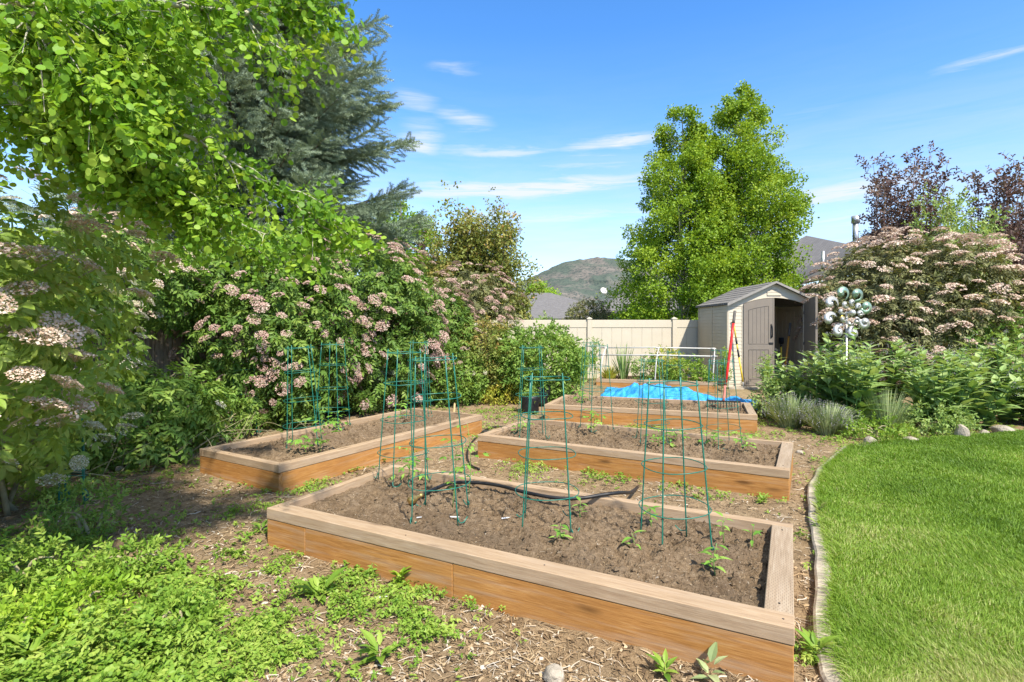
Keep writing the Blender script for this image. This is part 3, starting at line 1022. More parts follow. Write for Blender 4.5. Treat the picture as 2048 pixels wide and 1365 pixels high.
def raised_bed(label, org, ang, L, W, zb, caps, long_x, capmat, seed, name='raised_bed', H=BH, soil_drop=.07, mound=.05):
    """caps: front, right, rear, left cap widths; long_x: the boards along the local x axis run through"""
    root = thing(name, label, 'raised bed', (org[0], org[1], zb), -math.radians(ang), 'timber raised beds in the garden')
    cf, cr, cb, cl_ = caps

    def board(nm, x0, y0, x1, y1, z0, z1, mat, along):
        cx, cy = (x0 + x1) / 2, (y0 + y1) / 2
        m_ = MB()
        if along == 'x':
            l, wdt = (x1 - x0) / 2, (y1 - y0) / 2
        else:
            l, wdt = (y1 - y0) / 2, (x1 - x0) / 2
        m_.bbox((-l, -wdt, z0), (l, wdt, z1), .004)
        o = m_.build(nm, mat, root)
        o.location = (cx, cy, 0)
        o.rotation_euler = (0, 0, 0 if along == 'x' else math.pi / 2)
        return o
    rt = .0015
    zc = H - CT
    if long_x:
        board('rim_board', 0, 0, L, cf, zc, H, capmat[0], 'x')
        board('rim_board', 0, W - cb, L, W, zc, H, capmat[2], 'x')
        board('rim_board', .002, cf + rt, cl_, W - cb - rt, zc, H - .002, capmat[3], 'y')
        board('rim_board', L - cr, cf + rt, L - .002, W - cb - rt, zc, H - .002, capmat[1], 'y')
    else:
        board('rim_board', 0, 0, cl_, W, zc, H, capmat[3], 'y')
        board('rim_board', L - cr, 0, L, W, zc, H, capmat[1], 'y')
        board('rim_board', cl_ + rt, .002, L - cr - rt, cf, zc, H - .002, capmat[0], 'x')
        board('rim_board', cl_ + rt, W - cb, L - cr - rt, W - .002, zc, H - .002, capmat[2], 'x')
    z1 = zc - .003
    bt = .045
    if seed == 1:
        for a_, b_ in ((.004, L * .115 - .0015), (L * .115 + .0015, L * .475 - .0015), (L * .475 + .0015, L - .004)): board('side_board', a_, .004, b_, bt, -.12, z1, W_SIDE, 'x')
    else:
        board('side_board', .004, .004, L - .004, bt, -.12, z1, W_SIDE, 'x')
    for sx_, sy_ in ((.05, cf * .5), (L - .05, cf * .5), (L - cr * .5, cf + .09), (L - cr * .5, W - cb - .09), (L * .36, cf * .45), (L * .64, cf * .55)):
        m_ = MB(); m_.lathe([(.0055, -.002), (.0055, .0012), (.0, .0012)], 10, (sx_, sy_, H)); m_.build('screw', BLACKP, root)
    board('side_board', .004, W - bt, L - .004, W - .004, -.12, z1, W_SIDE, 'x')
    board('side_board', .0055, bt + .001, bt, W - bt - .001, -.12, z1, W_SIDE, 'y')
    board('side_board', L - bt, bt + .001, L - .0055, W - bt - .001, -.12, z1, W_SIDE, 'y')
    # soil
    nx, ny = int((L - .1) / .016), int((W - .1) / .016)
    gx, gy = np.meshgrid(np.linspace(bt + .002, L - bt - .002, nx), np.linspace(bt + .002, W - bt - .002, ny))
    q = np.stack([gx.ravel() + seed * 11, gy.ravel(), 0 * gx.ravel()], -1)
    dd = np.minimum(np.minimum(gx, L - gx) / .35, np.minimum(gy, W - gy) / .3).clip(0, 1).ravel()
    base = H - soil_drop + mound * (fbm(q * 1.5, 2) - .4) * 1.6 * dd
    clod = np.maximum(fbm(q * 9, 4, .6) - .5, 0) * .20 + (fbm(q * 28, 3, .6) - .5) * .055 + (fbm(q * 4, 2) - .5) * .05
    zz = (base + clod * (.4 + .6 * dd)).reshape(gx.shape)
    zz = np.where(dd.reshape(gx.shape) < .5, np.minimum(zz, H - .012), zz)
    m_ = MB(); m_.grid(gx, gy, zz)
    # loose clods and chips on the soil
    nc = int(1100 * L * W)
    ii, jj = RNG.integers(2, ny - 2, nc), RNG.integers(2, nx - 2, nc)
    cp = np.stack([gx[ii, jj], gy[ii, jj], zz[ii, jj]], -1)
    s_ = .0035 + .024 * RNG.random(nc) ** 6
    oc = np.array([(1, 0, 0), (0, 1, 0), (-1, 0, 0), (0, -1, 0), (0, 0, .8), (0, 0, -.8)])
    jit = oc[None] * RNG.uniform(.6, 1.4, (nc, 6, 1))
    V = cp[:, None] + jit * s_[:, None, None]
    of = np.array([(0, 1, 4), (1, 2, 4), (2, 3, 4), (3, 0, 4), (1, 0, 5), (2, 1, 5), (3, 2, 5), (0, 3, 5)])
    m_.add(V.reshape(-1, 3), [((np.arange(nc) * 6)[:, None, None] + of[None]).reshape(-1, 3)])
    m_.build('soil', SOIL, root, False)
    # chips and straw lying on the soil
    c2 = MB()
    nc = int(260 * L * W)
    ii, jj = RNG.integers(2, ny - 2, nc), RNG.integers(2, nx - 2, nc)
    cp = np.stack([gx[ii, jj], gy[ii, jj], zz[ii, jj] + .004], -1)
    chips(c2, cp, RNG.uniform(.008, .035, nc), RNG.uniform(.0012, .004, nc))
    tag(c2.build('mulch', STRAW, root), kind='stuff')
    return root


def chips(mb, cp, ln, wdt, lift=.35, rnd=None):
    n = len(cp)
    a = RNG.uniform(0, 6.283, n)
    d = np.stack([np.cos(a), np.sin(a), RNG.normal(0, lift * .5, n)], -1)
    s_ = np.stack([-np.sin(a), np.cos(a), RNG.normal(0, .3, n)], -1) * (wdt / 2)[:, None]
    bend = np.stack([-np.sin(a), np.cos(a), 0 * a], -1) * (ln * RNG.normal(0, .14, n))[:, None] + np.array((0, 0, 1)) * (ln * RNG.uniform(0, .12, n))[:, None]
    p0, p2 = cp - d * (ln / 2)[:, None], cp + d * (ln / 2)[:, None]
    p1 = cp + bend
    V = np.stack([p0 - s_, p0 + s_, p1 + s_, p1 - s_, p2 + s_, p2 - s_], 1).reshape(-1, 3)
    b = (np.arange(n) * 6)[:, None]
    mb.add(V, [b + np.array([[0, 1, 2, 3]]), b + np.array([[3, 2, 4, 5]])], np.repeat(RNG.random(n) if rnd is None else rnd, 6))


C1, C2 = W_CAP, W_CAP2
raised_bed('long cedar bed closest to the viewer with a pale pitted board along its lawn end', (-1.97, 4.305), 27.4, 3.75, 1.56, 0, (.145, .14, .085, .06), True, (C2, C1, C2, C2), 1, mound=.06)
raised_bed('cedar bed in the middle beside the lawn with cages standing along it', (-.47, 7.25), 29, 3.75, 1.52, 0, (.10, .13, .05, .09), True, (C2, C1, C2, C2), 2)
raised_bed('cedar bed just in front of the blue tarp with the red rake stuck in it', (.61, 10.1), 20, 3.66, 1.55, 0, (.09, .13, .05, .09), True, (C2, C1, C2, C2), 3)
raised_bed('small planted timber bed under the white hoops by the vinyl fence', (2.10, 13.42), 16.7, 2.85, 1.15, .16, (.09, .09, .05, .09), True, (C2, C2, C2, C2), 4, soil_drop=.05)
raised_bed('cedar bed running along the flowering hedge with a leaf shadow on its end', (-3.735, 6.41), 31, 1.5, 3.8, 0, (.09, .10, .05, .07), False, (C2, C2, C2, C2), 5)

# ================================================================== TOMATO CAGES
GC = 'green wire tomato cages'


def cage_proto(kind):
    H_, r0, r1, rings = kind
    root = thing('tomato_cage', 'x', 'tomato cage', (0, 0, 0), 0, GC)
    lr = .0052
    for k in range(4):
        a = math.pi / 2 * k + .5
        u = np.array((math.cos(a), math.sin(a), 0))
        pts = [u * r0 + np.array((0, 0, -.05)), u * (r0 - (r0 - r1) * .5) + np.array((0, 0, H_ * .5)), u * r1 + np.array((0, 0, H_ + .015))]
        m_ = MB()
        m_.tube(curve(pts, 9), lr, 7)
        tn = np.array((-u[1], u[0], 0))
        m_.tube(curve([u * r0 + np.array((0, 0, .055)), u * (r0 + .012) + tn * .01 + np.array((0, 0, .02)), u * (r0 + .005) + tn * .05 + np.array((0, 0, .015)), u * r0 + tn * .085 + np.array((0, 0, .045))], 9), lr * .85, 6)
        m_.build('leg', CAGE, root, True)
    for zf in rings:
        z = H_ * zf
        r = r0 + (r1 - r0) * zf + .006
        a = np.linspace(0, 2 * math.pi, 48, endpoint=False)
        m_ = MB()
        m_.tube(np.stack([r * np.cos(a), r * np.sin(a), z + .004 * np.sin(3 * a)], -1), .0036, 6, closed=True)
        m_.build('ring', CAGE, root, True)
    return root


short_ = cage_proto((1.14, .255, .165, (.24, .49, .74, .985)))
tall_ = cage_proto((1.27, .26, .165, (.22, .47, .75, .985)))
used = set()


def cage(kind, label, px, py, zs, rz, tilt=(0, 0), sc=1.0, top=None):
    x, y, z = G(px, py, zs)
    first = kind.name not in used
    used.add(kind.name)
    o = kind if first else dup(kind, label)
    o['label'] = label
    if top:                                      # height from where the top ring sits in the photo
        hh = CH - (top - HZ) / F * y - zs
        sc = hh / (1.14 if kind is short_ else 1.27)
    o.location = (x, y, z); o.rotation_euler = (tilt[0], tilt[1], rz); o.scale = (min(sc, 1.05), min(sc, 1.05), sc)
    return o


cage(short_, 'short cage in the closest bed, nearest the lawn, leaning slightly', 1350, 1092, .235, .45, (0, -.02))
cage(short_, 'short cage in the middle of the closest bed with a seedling at its foot', 1094, 1054, .24, .2, (0, 0))
cage(tall_, 'tall cage in the closest bed standing over the brass hose nozzle', 882, 1032, .25, .15, (.02, -.04))
cage(tall_, 'tall cage at the far corner of the closest bed behind the hose nozzle cage', 806, 961, .25, .9, (0, .01))
cage(tall_, 'tall cage in the hedge side bed nearest its shadowed end', 610, 893, .24, .5, (0, -.05))
cage(tall_, 'tall cage second along the hedge side bed from the shadowed end', 666, 857, .24, .1, (0, 0))
cage(tall_, 'tall cage near the far end of the hedge side bed', 838, 834, .24, .3, (0, 0))
cage(tall_, 'tall cage standing on bare ground between the hedge side bed and the pink elder', 489, 866, .0, .7, (0, 0), top=696)
cage(tall_, 'tall cage in the middle bed at its hedge end', 1063, 875, .24, .35, (0, 0), top=693)
cage(tall_, 'tall cage in the middle bed rear row, in front of the fence post', 1193, 860, .24, .6, (0, 0), top=690)
cage(short_, 'cage in the middle bed in front of the blue tarp', 1303, 884, .24, .2, (0, 0), top=719)
cage(tall_, 'leaning cage in the middle bed in front of the red rake', 1448, 893, .24, .4, (0, -.05), top=720)
cage(tall_, 'cage in the tarp side bed beside the rake handle', 1437, 812, .24, .4, (0, 0), top=700)
cage(tall_, 'cage in the middle of the tarp side bed', 1347, 816, .24, .1, (0, 0), top=703)
cage(tall_, 'cage in the tarp side bed at its grow bag end', 1182, 800, .24, .8, (0, 0), top=684)
cage(tall_, 'faint distant cage standing in front of the green shrub by the fence', 1022, 800, .02, .3, (0, 0), top=670)

# folded cages standing at the hedge foot
root = thing('folded_tomato_cage', 'two folded green wire cages nested upright at the hedge foot', 'tomato cage', G(140, 1010, 0), .3)
for (dx, dy) in ((-.09, 0), (-.06, .05), (.10, .02), (.13, -.03)):
    m_ = MB(); m_.tube(curve([(dx, dy, -.05), (dx * .95, dy, .6), (dx * .75, dy, 1.22)], 8), .0085, 7)
    m_.tube(curve([(dx, dy, .02), (dx + .03, dy + .02, .06), (dx + .015, dy, .14)], 6), .007, 6)
    m_.build('leg', CAGE, root, True)
for z in (.30, .36, .52, .74, .80, 1.0, 1.16):
    a = np.linspace(0, 6.283, 28, endpoint=False); r = .15 - z * .035
    m_ = MB(); m_.tube(np.stack([r * np.cos(a), r * .6 * np.sin(a), z + .02 * np.cos(a + z * 9)], -1), .0042, 6, closed=True)
    m_.build('ring', CAGE, root, True)

# ================================================================== GARDEN OBJECTS
def hose(name, label, pts, r=.016, n=60):
    m_ = MB(); m_.tube(curve(pts, n), r, 10)
    return m_


root = thing('garden_hose', 'black hose with a brass nozzle lying across the closest bed', 'hose', G(822, 1000, .27))
o0 = np.array(G(822, 1000, .27))
hp = [G(842, 992, .30), G(870, 978, .295), G(905, 966, .29), G(955, 966, .30), G(1000, 972, .30), G(1050, 985, .305), (.0, 0, 0)]
hp = hp[:-1] + [G(1110, 996, .305), G(1160, 997, .31), G(1205, 990, .325), G(1238, 986, .318), G(1262, 985, .20), G(1275, 975, .03)]
m_ = hose('h', '', np.array(hp) - o0)
m_.build('tubing', BLACKP, root, True)
d = np.array(hp[1]) - np.array(hp[0]); d[2] = 0
an = math.atan2(d[1], d[0])
m_ = MB(); m_.lathe([(0, -.17), (.030, -.17), (.034, -.165), (.030, -.155), (.034, -.146), (.030, -.137), (.034, -.128), (.030, -.119), (.033, -.11), (.030, -.10), (.020, -.085), (.016, -.05), (.016, -.02), (.019, -.018), (.019, .02), (.014, .025), (0, .03)], 20)
b = m_.build('nozzle', BRASS, root, True)
b.location = np.array(hp[0]) - o0 + np.array((0, 0, .004)); b.rotation_euler = Vector((math.cos(an), math.sin(an), .0)).to_track_quat('Z', 'Y').to_euler()
g1 = np.array([(-.55, 8.9, .02), (-.30, 8.95, .02), (0.0, 9.05, .02), (.05, 9.3, .02), (-.25, 9.35, .02), (-.42, 9.12, .02), (-.52, 8.7, .02), (-.62, 7.9, .02), (-.60, 7.2, .02), (-.52, 6.75, .02), (-.40, 6.55, .02)])
m_ = hose('h', '', g1, .0125, 80)
tag(m_.build('garden_hose', BLACKP, None, True), 'black hose winding over the ground between the hedge side bed and the middle bed', 'hose')


def plant_tag(label, px, py, z, ang, ln=.13):
    m_ = MB()
    m_.prism([(-ln / 2, -.009), (ln / 2 - .03, -.010), (ln / 2, 0), (ln / 2 - .03, .010), (-ln / 2, .009)], 2, -.0008, .0008)
    o = m_.build('plant_tag', TAGW); x, y, _ = G(px, py, z)
    o.location = (x, y, z); o.rotation_euler = (.12, -.10, ang)
    tag(o, label, 'plant tag', 'white plant tags')


plant_tag('white plastic tag beside the short cage nearest the lawn', 1228, 1094, .255, .55)
plant_tag('white plastic tag between the two closest cages below the hose', 905, 1034, .265, -.35)
plant_tag('white plastic tag at the front foot of the nozzle cage', 846, 1034, .262, .05, .10)
plant_tag('small white tag beside the middle short cage, half buried', 1012, 1036, .262, .1, .07)
plant_tag('white tag dropped on the weeds outside the closest bed', 764, 1194, .03, .0, .09)

m_ = MB(); m_.box((-.016, -.006, -.12), (.016, .006, .15)); m_.prism([(-.016, .15), (.016, .15), (0, .175)], 1, -.006, .006)
o = m_.build('wooden_stake', plain('pale_wood', (.55, .40, .20), .7, .2)); o.location = (*G(908, 826, .27)[:2], .27); o.rotation_euler = (0, .08, .5)
tag(o, 'short pale wooden stake in the far corner of the hedge side bed', 'stake')

# rake with its head in the soil
x, y, z = P(1447, 806, 9.75)
root = thing('garden_rake', 'red handled rake standing with its tines in the bed by the tarp', 'rake', (x, y, .25), -.3)
ht = np.array(P(1470, 622, 9.95)) - np.array((x, y, .25))
R_ = Matrix.Rotation(.3, 3, 'Z'); ht = np.array(R_ @ Vector(ht))
hb = np.array((0, 0, .16))
seg = lambda a_, b_: [hb + (ht - hb) * a_, hb + (ht - hb) * b_]
for (a_, b_, nm, mt, rr) in ((.0, .17, 'ferrule', PINKW, .022), (.17, .86, 'handle', RED, .0235), (.86, 1.0, 'grip', GREYGRIP, .026)):
    m_ = MB(); p_ = np.array(seg(a_, b_)); m_.tube(np.linspace(p_[0], p_[1], 5), rr, 12)
    m_.build(nm, mt, root, True)
m_ = MB(); m_.bbox((-.29, -.012, .14), (.29, .012, .172), .005)
for i in range(13):
    xx_ = -.28 + .56 * i / 12
    m_.tube([(xx_, 0, .15), (xx_, -.02, .06), (xx_, -.035, -.06)], (.008, .007, .004), 6)
m_.build('rake_head', plain('dark_steel', (.05, .045, .04), .55, .4, .6, var=.4), root)

# blue tarp heaped behind the bed
u, v = np.meshgrid(np.linspace(0, 1, 150), np.linspace(0, 1, 60))
A_, B_ = np.array((1.95, 11.95)), np.array((4.95, 10.72))
bx = A_[0] + (B_[0] - A_[0]) * u + .36 * (v - .25) * 1.5; by = A_[1] + (B_[1] - A_[1]) * u + .94 * (v - .25) * 1.5
q = np.stack([bx.ravel() * 1.7, by.ravel() * 1.7, 0 * bx.ravel()], -1)
rdg = (1 - np.abs(2 * fbm(q * 2.6, 4) - 1)).reshape(u.shape) ** 1.6
hump = .17 * np.exp(-((u - .22) / .11) ** 2 - ((v - .45) / .33) ** 2) + .20 * np.exp(-((u - .54) / .15) ** 2 - ((v - .48) / .33) ** 2) + .12 * np.exp(-((u - .85) / .1) ** 2 - ((v - .4) / .3) ** 2) + .16 * np.exp(-((u - .36) / .12) ** 2 - ((v - .4) / .3) ** 2)
bz = gz(bx, by) + .035 + hump * (.75 + .4 * rdg) + .13 * rdg * np.sin(math.pi * np.clip(v, 0, 1)) + .02 * np.sin(u * 40 + v * 9) * rdg
bz = np.maximum(bz, .16 - .0 * v)
m_ = MB(); m_.grid(bx + .04 * (rdg - .5), by, bz)
o = m_.build('tarp', tarpmat(), None, True); tag(o, 'crumpled bright blue tarp heaped between two raised beds', 'tarp')
sm = o.modifiers.new('s', 'SOLIDIFY'); sm.thickness = .004

# black fabric grow bags
for i, (bx_, by_, r, h, lab) in enumerate([(.36, 10.95, .19, .36, 'black fabric grow bag at the corner of the tarp side bed, closer of two'), (.62, 11.75, .22, .40, 'black fabric grow bag behind the closer one, against the green shrub')]):
    root = thing('grow_bag', lab, 'grow bag', (bx_, by_, float(gz(bx_, by_))), i, 'black grow bags')
    m_ = MB(); m_.lathe([(0, 0), (r * .92, 0), (r * 1.0, h * .2), (r * .97, h * .5), (r * 1.02, h * .85), (r * 1.0, h), (r * .94, h), (r * .92, h * .8), (0, h * .78)], 22)
    V = m_.V[0]; V[:, :2] *= (1 + .06 * (fbm(V * 7, 2)[:, None] - .5) * 2); m_.build('bag', BLACKP, root, True)
    m_ = MB(); p_ = RNG.uniform(-.5, .5, (44, 3)) * r; p_[:, 2] = h * .8 + np.abs(RNG.normal(0, .06, 44))
    scatter(m_, TS, p_, nrm(RNG.normal(size=(44, 3)) + np.array((0, 0, .9))), nrm(RNG.normal(size=(44, 3)) + np.array((0, -.5, .5))), .16)
    m_.build('plant', L_GREEN, root)

# white hoops over the small bed
root = thing('hoop_frame', 'white pipe hoop frame standing over the planted back bed', 'hoop frame', (2.10, 13.42, .40), -math.radians(16.7))
for x_ in (.10, 1.42, 2.74):
    m_ = MB(); m_.tube(curve([(x_, .06, 0), (x_ + .03, .10, .45), (x_ + .06, .30, .70), (x_ + .08, .60, .80), (x_ + .06, .9, .70), (x_ + .03, 1.06, .42), (x_, 1.09, 0)], 30), .015, 9)
    m_.build('hoop', WHITEP, root, True)
for (y_, z_) in ((.22, .655), (.62, .825)):
    m_ = MB(); m_.tube([(.02, y_, z_ - .01), (1.4, y_, z_ + .012), (2.86, y_, z_)], .016, 9)
    for x_ in (.15, 1.47, 2.79): m_.tube([(x_ - .05, y_, z_), (x_ + .05, y_, z_)], .021, 9)
    m_.build('pipe', WHITEP, root, True)

# ================================================================== VINYL FENCE
FY = 15.4
root = thing('vinyl_fence', 'cream vinyl privacy fence with square posts behind the beds', 'fence', (0, FY, .12))
posts = [-2.65 + 2.435 * i for i in range(8)]
for i, x_ in enumerate(posts):
    m_ = MB(); m_.bbox((x_ - .0635, -.0635, -.1), (x_ + .0635, .0635, 1.86), .006)
    V0 = [(x_ - .075, -.075, 1.86), (x_ + .075, -.075, 1.86), (x_ + .075, .075, 1.86), (x_ - .075, .075, 1.86), (x_ - .075, -.075, 1.885), (x_ + .075, -.075, 1.885), (x_ + .075, .075, 1.885), (x_ - .075, .075, 1.885), (x_, 0, 1.925)]
    m_.add(V0, [(3, 2, 1, 0), (0, 1, 5, 4), (1, 2, 6, 5), (2, 3, 7, 6), (3, 0, 4, 7), (4, 5, 8), (5, 6, 8), (6, 7, 8), (7, 4, 8)])
    m_.build('post', VINYL, root)
    if i < len(posts) - 1:
        a_, b_ = x_ + .066, posts[i + 1] - .066
        m_ = MB(); m_.bbox((a_, -.025, 1.62), (b_, .025, 1.84), .006); m_.build('rail', VINYL, root)
        m_ = MB(); m_.bbox((a_, -.025, .03), (b_, .025, .20), .006); m_.build('rail', VINYL, root)
        m_ = MB(); n_ = 8; wv = (b_ - a_) / n_
        for k in range(n_):
            m_.bbox((a_ + wv * k + .001, -.012, .201), (a_ + wv * (k + 1) - .001, .012, 1.619), .005)
        m_.build('panel', VINYL, root)

# weathered wood fence behind the hedge
p0, p1 = np.array((-7.6, 4.0)), np.array((-2.75, 15.3))
L_ = np.linalg.norm(p1 - p0); an = math.atan2(*(p1 - p0)[::-1])
root = thing('wood_fence', 'weathered grey board fence half buried in the flowering hedge', 'fence', (p0[0], p0[1], 0), an)
m_ = MB()
rr_ = random.Random(3)
x_ = 0
bw = .14
while x_ < L_:
    h_ = 1.72 + rr_.uniform(-.02, .02)
    m_.bbox((x_ + .004, -.011 + rr_.uniform(-.004, .004), .0), (x_ + bw - .003, .011, h_), .003); x_ += bw
V = m_.V
# boards stand upright: local x is along the grain only for the material, so build lying and turn
mm = MB()
for vv, ff in zip(m_.V, range(len(m_.V))):
    pass
o = m_.build('board_panel', None, root)
t = NT('grey_fence_board')
vv = t.coord((9, 9, .9)); g_ = t.noise(vv, 2.0, 6, .65, .8)
v2 = t.coord((7.14, .1, .1)); cell = t.N('TexWhiteNoise', noise_dimensions='1D')
sx = t.N('SeparateXYZ'); t.l.new(v2, sx.inputs[0]); t.l.new(t.math('FLOOR', sx.outputs[0]), cell.inputs['W'])
c_ = t.ramp(g_, [(.3, (.075, .06, .045)), (.5, (.17, .14, .11)), (.7, (.27, .235, .19))])
c_ = t.mix(t.math('MULTIPLY', cell.outputs[0], .45), c_, (.14, .085, .05))
t.pbr(c_, .85, .1, 0, t.bump(g_, .5, .01)); o.data.materials.append(t.m)
for z_ in (.35, 1.35):
    m_ = MB(); m_.bbox((0, .013, z_), (L_, .05, z_ + .09), .003); m_.build('rail', W_GREY, root)

# ================================================================== SHED
SX, SY, SZ = 5.31, 13.2, .30
SW, SD, EV, PK = 2.25, 2.05, 2.03, 2.53
root = thing('garden_shed', 'small beige plastic shed with taupe double doors, one of them open', 'shed', (SX, SY, SZ))


def rpitch(x): return PK - (PK - EV) * abs(x - SW / 2) / (SW / 2)


def lapwall(m_, axis, at_, a, b, z0, z1f, step=.088, out=-1):
    z = z0
    while z < max(z1f(a), z1f(b), z1f((a + b) / 2)) - .002:
        zt = min(z + step - .004, max(z1f(a), z1f(b)))
        if axis == 'x':                           # wall in the plane y=at_, running along x
            m_.add([(a, at_ + out * .013, z), (b, at_ + out * .013, z), (b, at_ + out * .005, min(zt, z1f(b))), (a, at_ + out * .005, min(zt, z1f(a))), (a, at_, z), (b, at_, z)], [(0, 1, 2, 3), (0, 4, 5, 1)])
        else:
            m_.add([(at_ + out * .013, a, z), (at_ + out * .013, b, z), (at_ + out * .005, b, zt), (at_ + out * .005, a, zt), (at_, a, z), (at_, b, z)], [(0, 1, 2, 3), (0, 4, 5, 1)])
        z += step


WT_ = .05
# side walls, back wall
for nm, x0, x1, o_ in (('side_wall', 0, WT_, -1), ('side_wall', SW - WT_, SW, 1)):
    m_ = MB(); m_.box((x0, .012, .0), (x1, SD, EV - .03)); lapwall(m_, 'y', x0 if o_ < 0 else x1, .012, SD, .06, lambda s: EV - .035, out=o_)
    for yy_ in (.02, SD * .5, SD - .03):
        xx_ = x0 if o_ < 0 else x1
        m_.box((min(xx_, xx_ + o_ * .02), yy_ - .03, .0), (max(xx_, xx_ + o_ * .02), yy_ + .03, EV - .036))
    xi = x1 if o_ < 0 else x0                    # ribs inside
    for k in range(9):
        yy_ = .16 + k * .22
        m_.box((min(xi, xi - o_ * .012), yy_, .05), (max(xi, xi - o_ * .012), yy_ + .13, EV - .15))
    m_.build(nm, SHEDB, root)
m_ = MB(); m_.prism([(WT_ + .002, 0), (SW - WT_ - .002, 0), (SW - WT_ - .002, EV), (SW / 2, PK - .05), (WT_ + .002, EV)], 1, SD - WT_, SD)
for k in range(9): m_.box((.12 + k * .225, SD - WT_ - .012, .05), (.12 + k * .225 + .13, SD - WT_, 1.9))
m_.build('back_wall', SHEDB, root)
# front: side panels and arched gable
DL, DR = .37, 1.87
for a_, b_ in ((0, DL), (DR, SW)):
    m_ = MB(); m_.box((a_ + .002, .0, .0), (b_, .045, rpitch(.02) - .05)); lapwall(m_, 'x', 0, a_ + .03, b_ - .03, .06, lambda s: EV - .06)
    m_.box((a_ + .0015, -.02, 0), (a_ + .03, -.0, EV - .055)); m_.box((b_ - .03, -.02, 0), (b_, .0, EV - .055))
    m_.build('front_wall', SHEDW, root)
arch = lambda x: 2.03 + .145 * (1 - ((x - (DL + DR) / 2) / ((DR - DL) / 2)) ** 2)
xs_ = np.linspace(DL, DR, 17)
low = [(0, EV - .07), (DL, EV - .07)] + [(x, arch(x)) for x in xs_] + [(DR, EV - .07), (SW, EV - .07)]
top = [(SW, EV - .005), (SW / 2, PK - .005), (0, EV - .005)]
m_ = MB()
n_ = len(low)
xs2 = np.array([p_[0] for p_ in low]); zt = np.array([rpitch(x) - .006 for x in xs2]); zl = np.array([p_[1] for p_ in low])
zl = np.minimum(zl, zt - .01)
for yy_ in (-.022, .03):
    V = np.concatenate([np.stack([xs2, 0 * xs2 + yy_, zl], -1), np.stack([xs2, 0 * xs2 + yy_, zt], -1)])
    m_.add(V, [(i, i + 1, n_ + i + 1, n_ + i) for i in range(n_ - 1)])
V = np.concatenate([np.stack([xs2, 0 * xs2 - .022, zl], -1), np.stack([xs2, 0 * xs2 + .03, zl], -1)])
m_.add(V, [(i, n_ + i, n_ + i + 1, i + 1) for i in range(n_ - 1)])
m_.build('gable', SHEDW, root)
m_ = MB()
for k in range(5):
    hw = .17 - max(0, k - 2) * .05
    m_.prism([(-.045 , 2.235 + k * .036), (-.024, 2.235 + k * .036), (-.024, 2.262 + k * .036), (-.034, 2.262 + k * .036)], 0, SW / 2 - hw, SW / 2 + hw)
m_.build('vent', SHEDW, root)
# roof: two slopes and trim
for sg in (-1, 1):
    m_ = MB()
    ov = .06
    xe = SW / 2 + sg * (SW / 2 + ov); ze = EV - (PK - EV) * ov / (SW / 2)
    xm = SW / 2
    V = []
    for yy_ in (-.14, SD + .1):
        V += [(xe, yy_, ze), (xm, yy_, PK), (xm, yy_, PK + .035), (xe, yy_, ze + .035)]
    m_.add(V, [(0, 1, 2, 3), (7, 6, 5, 4), (0, 4, 5, 1), (1, 5, 6, 2), (2, 6, 7, 3), (3, 7, 4, 0)])
    # shingle courses
    for k in range(7):
        f0, f1 = k / 7, (k + 1) / 7
        p = lambda f_, dz: (xe + (xm - xe) * f_, ze + .036 + (PK - ze) * f_ + dz)
        (xa, za), (xb, zb_) = p(f0, .014), p(f1, .003)
        m_.add([(xa, -.143, za), (xa, SD + .103, za), (xb, SD + .103, zb_), (xb, -.143, zb_), (xa, -.143, za - .013), (xa, SD + .103, za - .013)], [(0, 1, 2, 3), (0, 4, 5, 1)])
    o = m_.build('roof', SHING2, root)
m_ = MB()
for sg in (-1, 1):
    xe = SW / 2 + sg * (SW / 2 + .065); ze = EV - .03
    m_.add([(xe, -.155, ze - .03), (SW / 2, -.155, PK - .005), (SW / 2, -.155, PK + .045), (xe, -.155, ze + .045), (xe, -.143, ze - .03), (SW / 2, -.143, PK - .005), (SW / 2, -.143, PK + .045), (xe, -.143, ze + .045)], [(0, 1, 2, 3), (7, 6, 5, 4), (0, 4, 5, 1), (2, 6, 7, 3), (3, 7, 4, 0)])
m_.build('roof_trim', plain('roof_trim_grey', (.25, .235, .215), .6, .2), root)
m_ = MB(); m_.box((-.08, -.25, -.25), (SW + .08, SD, .0)); m_.build('floor_slab', CONC, root)
xs_ = np.linspace(0, 1, 10)


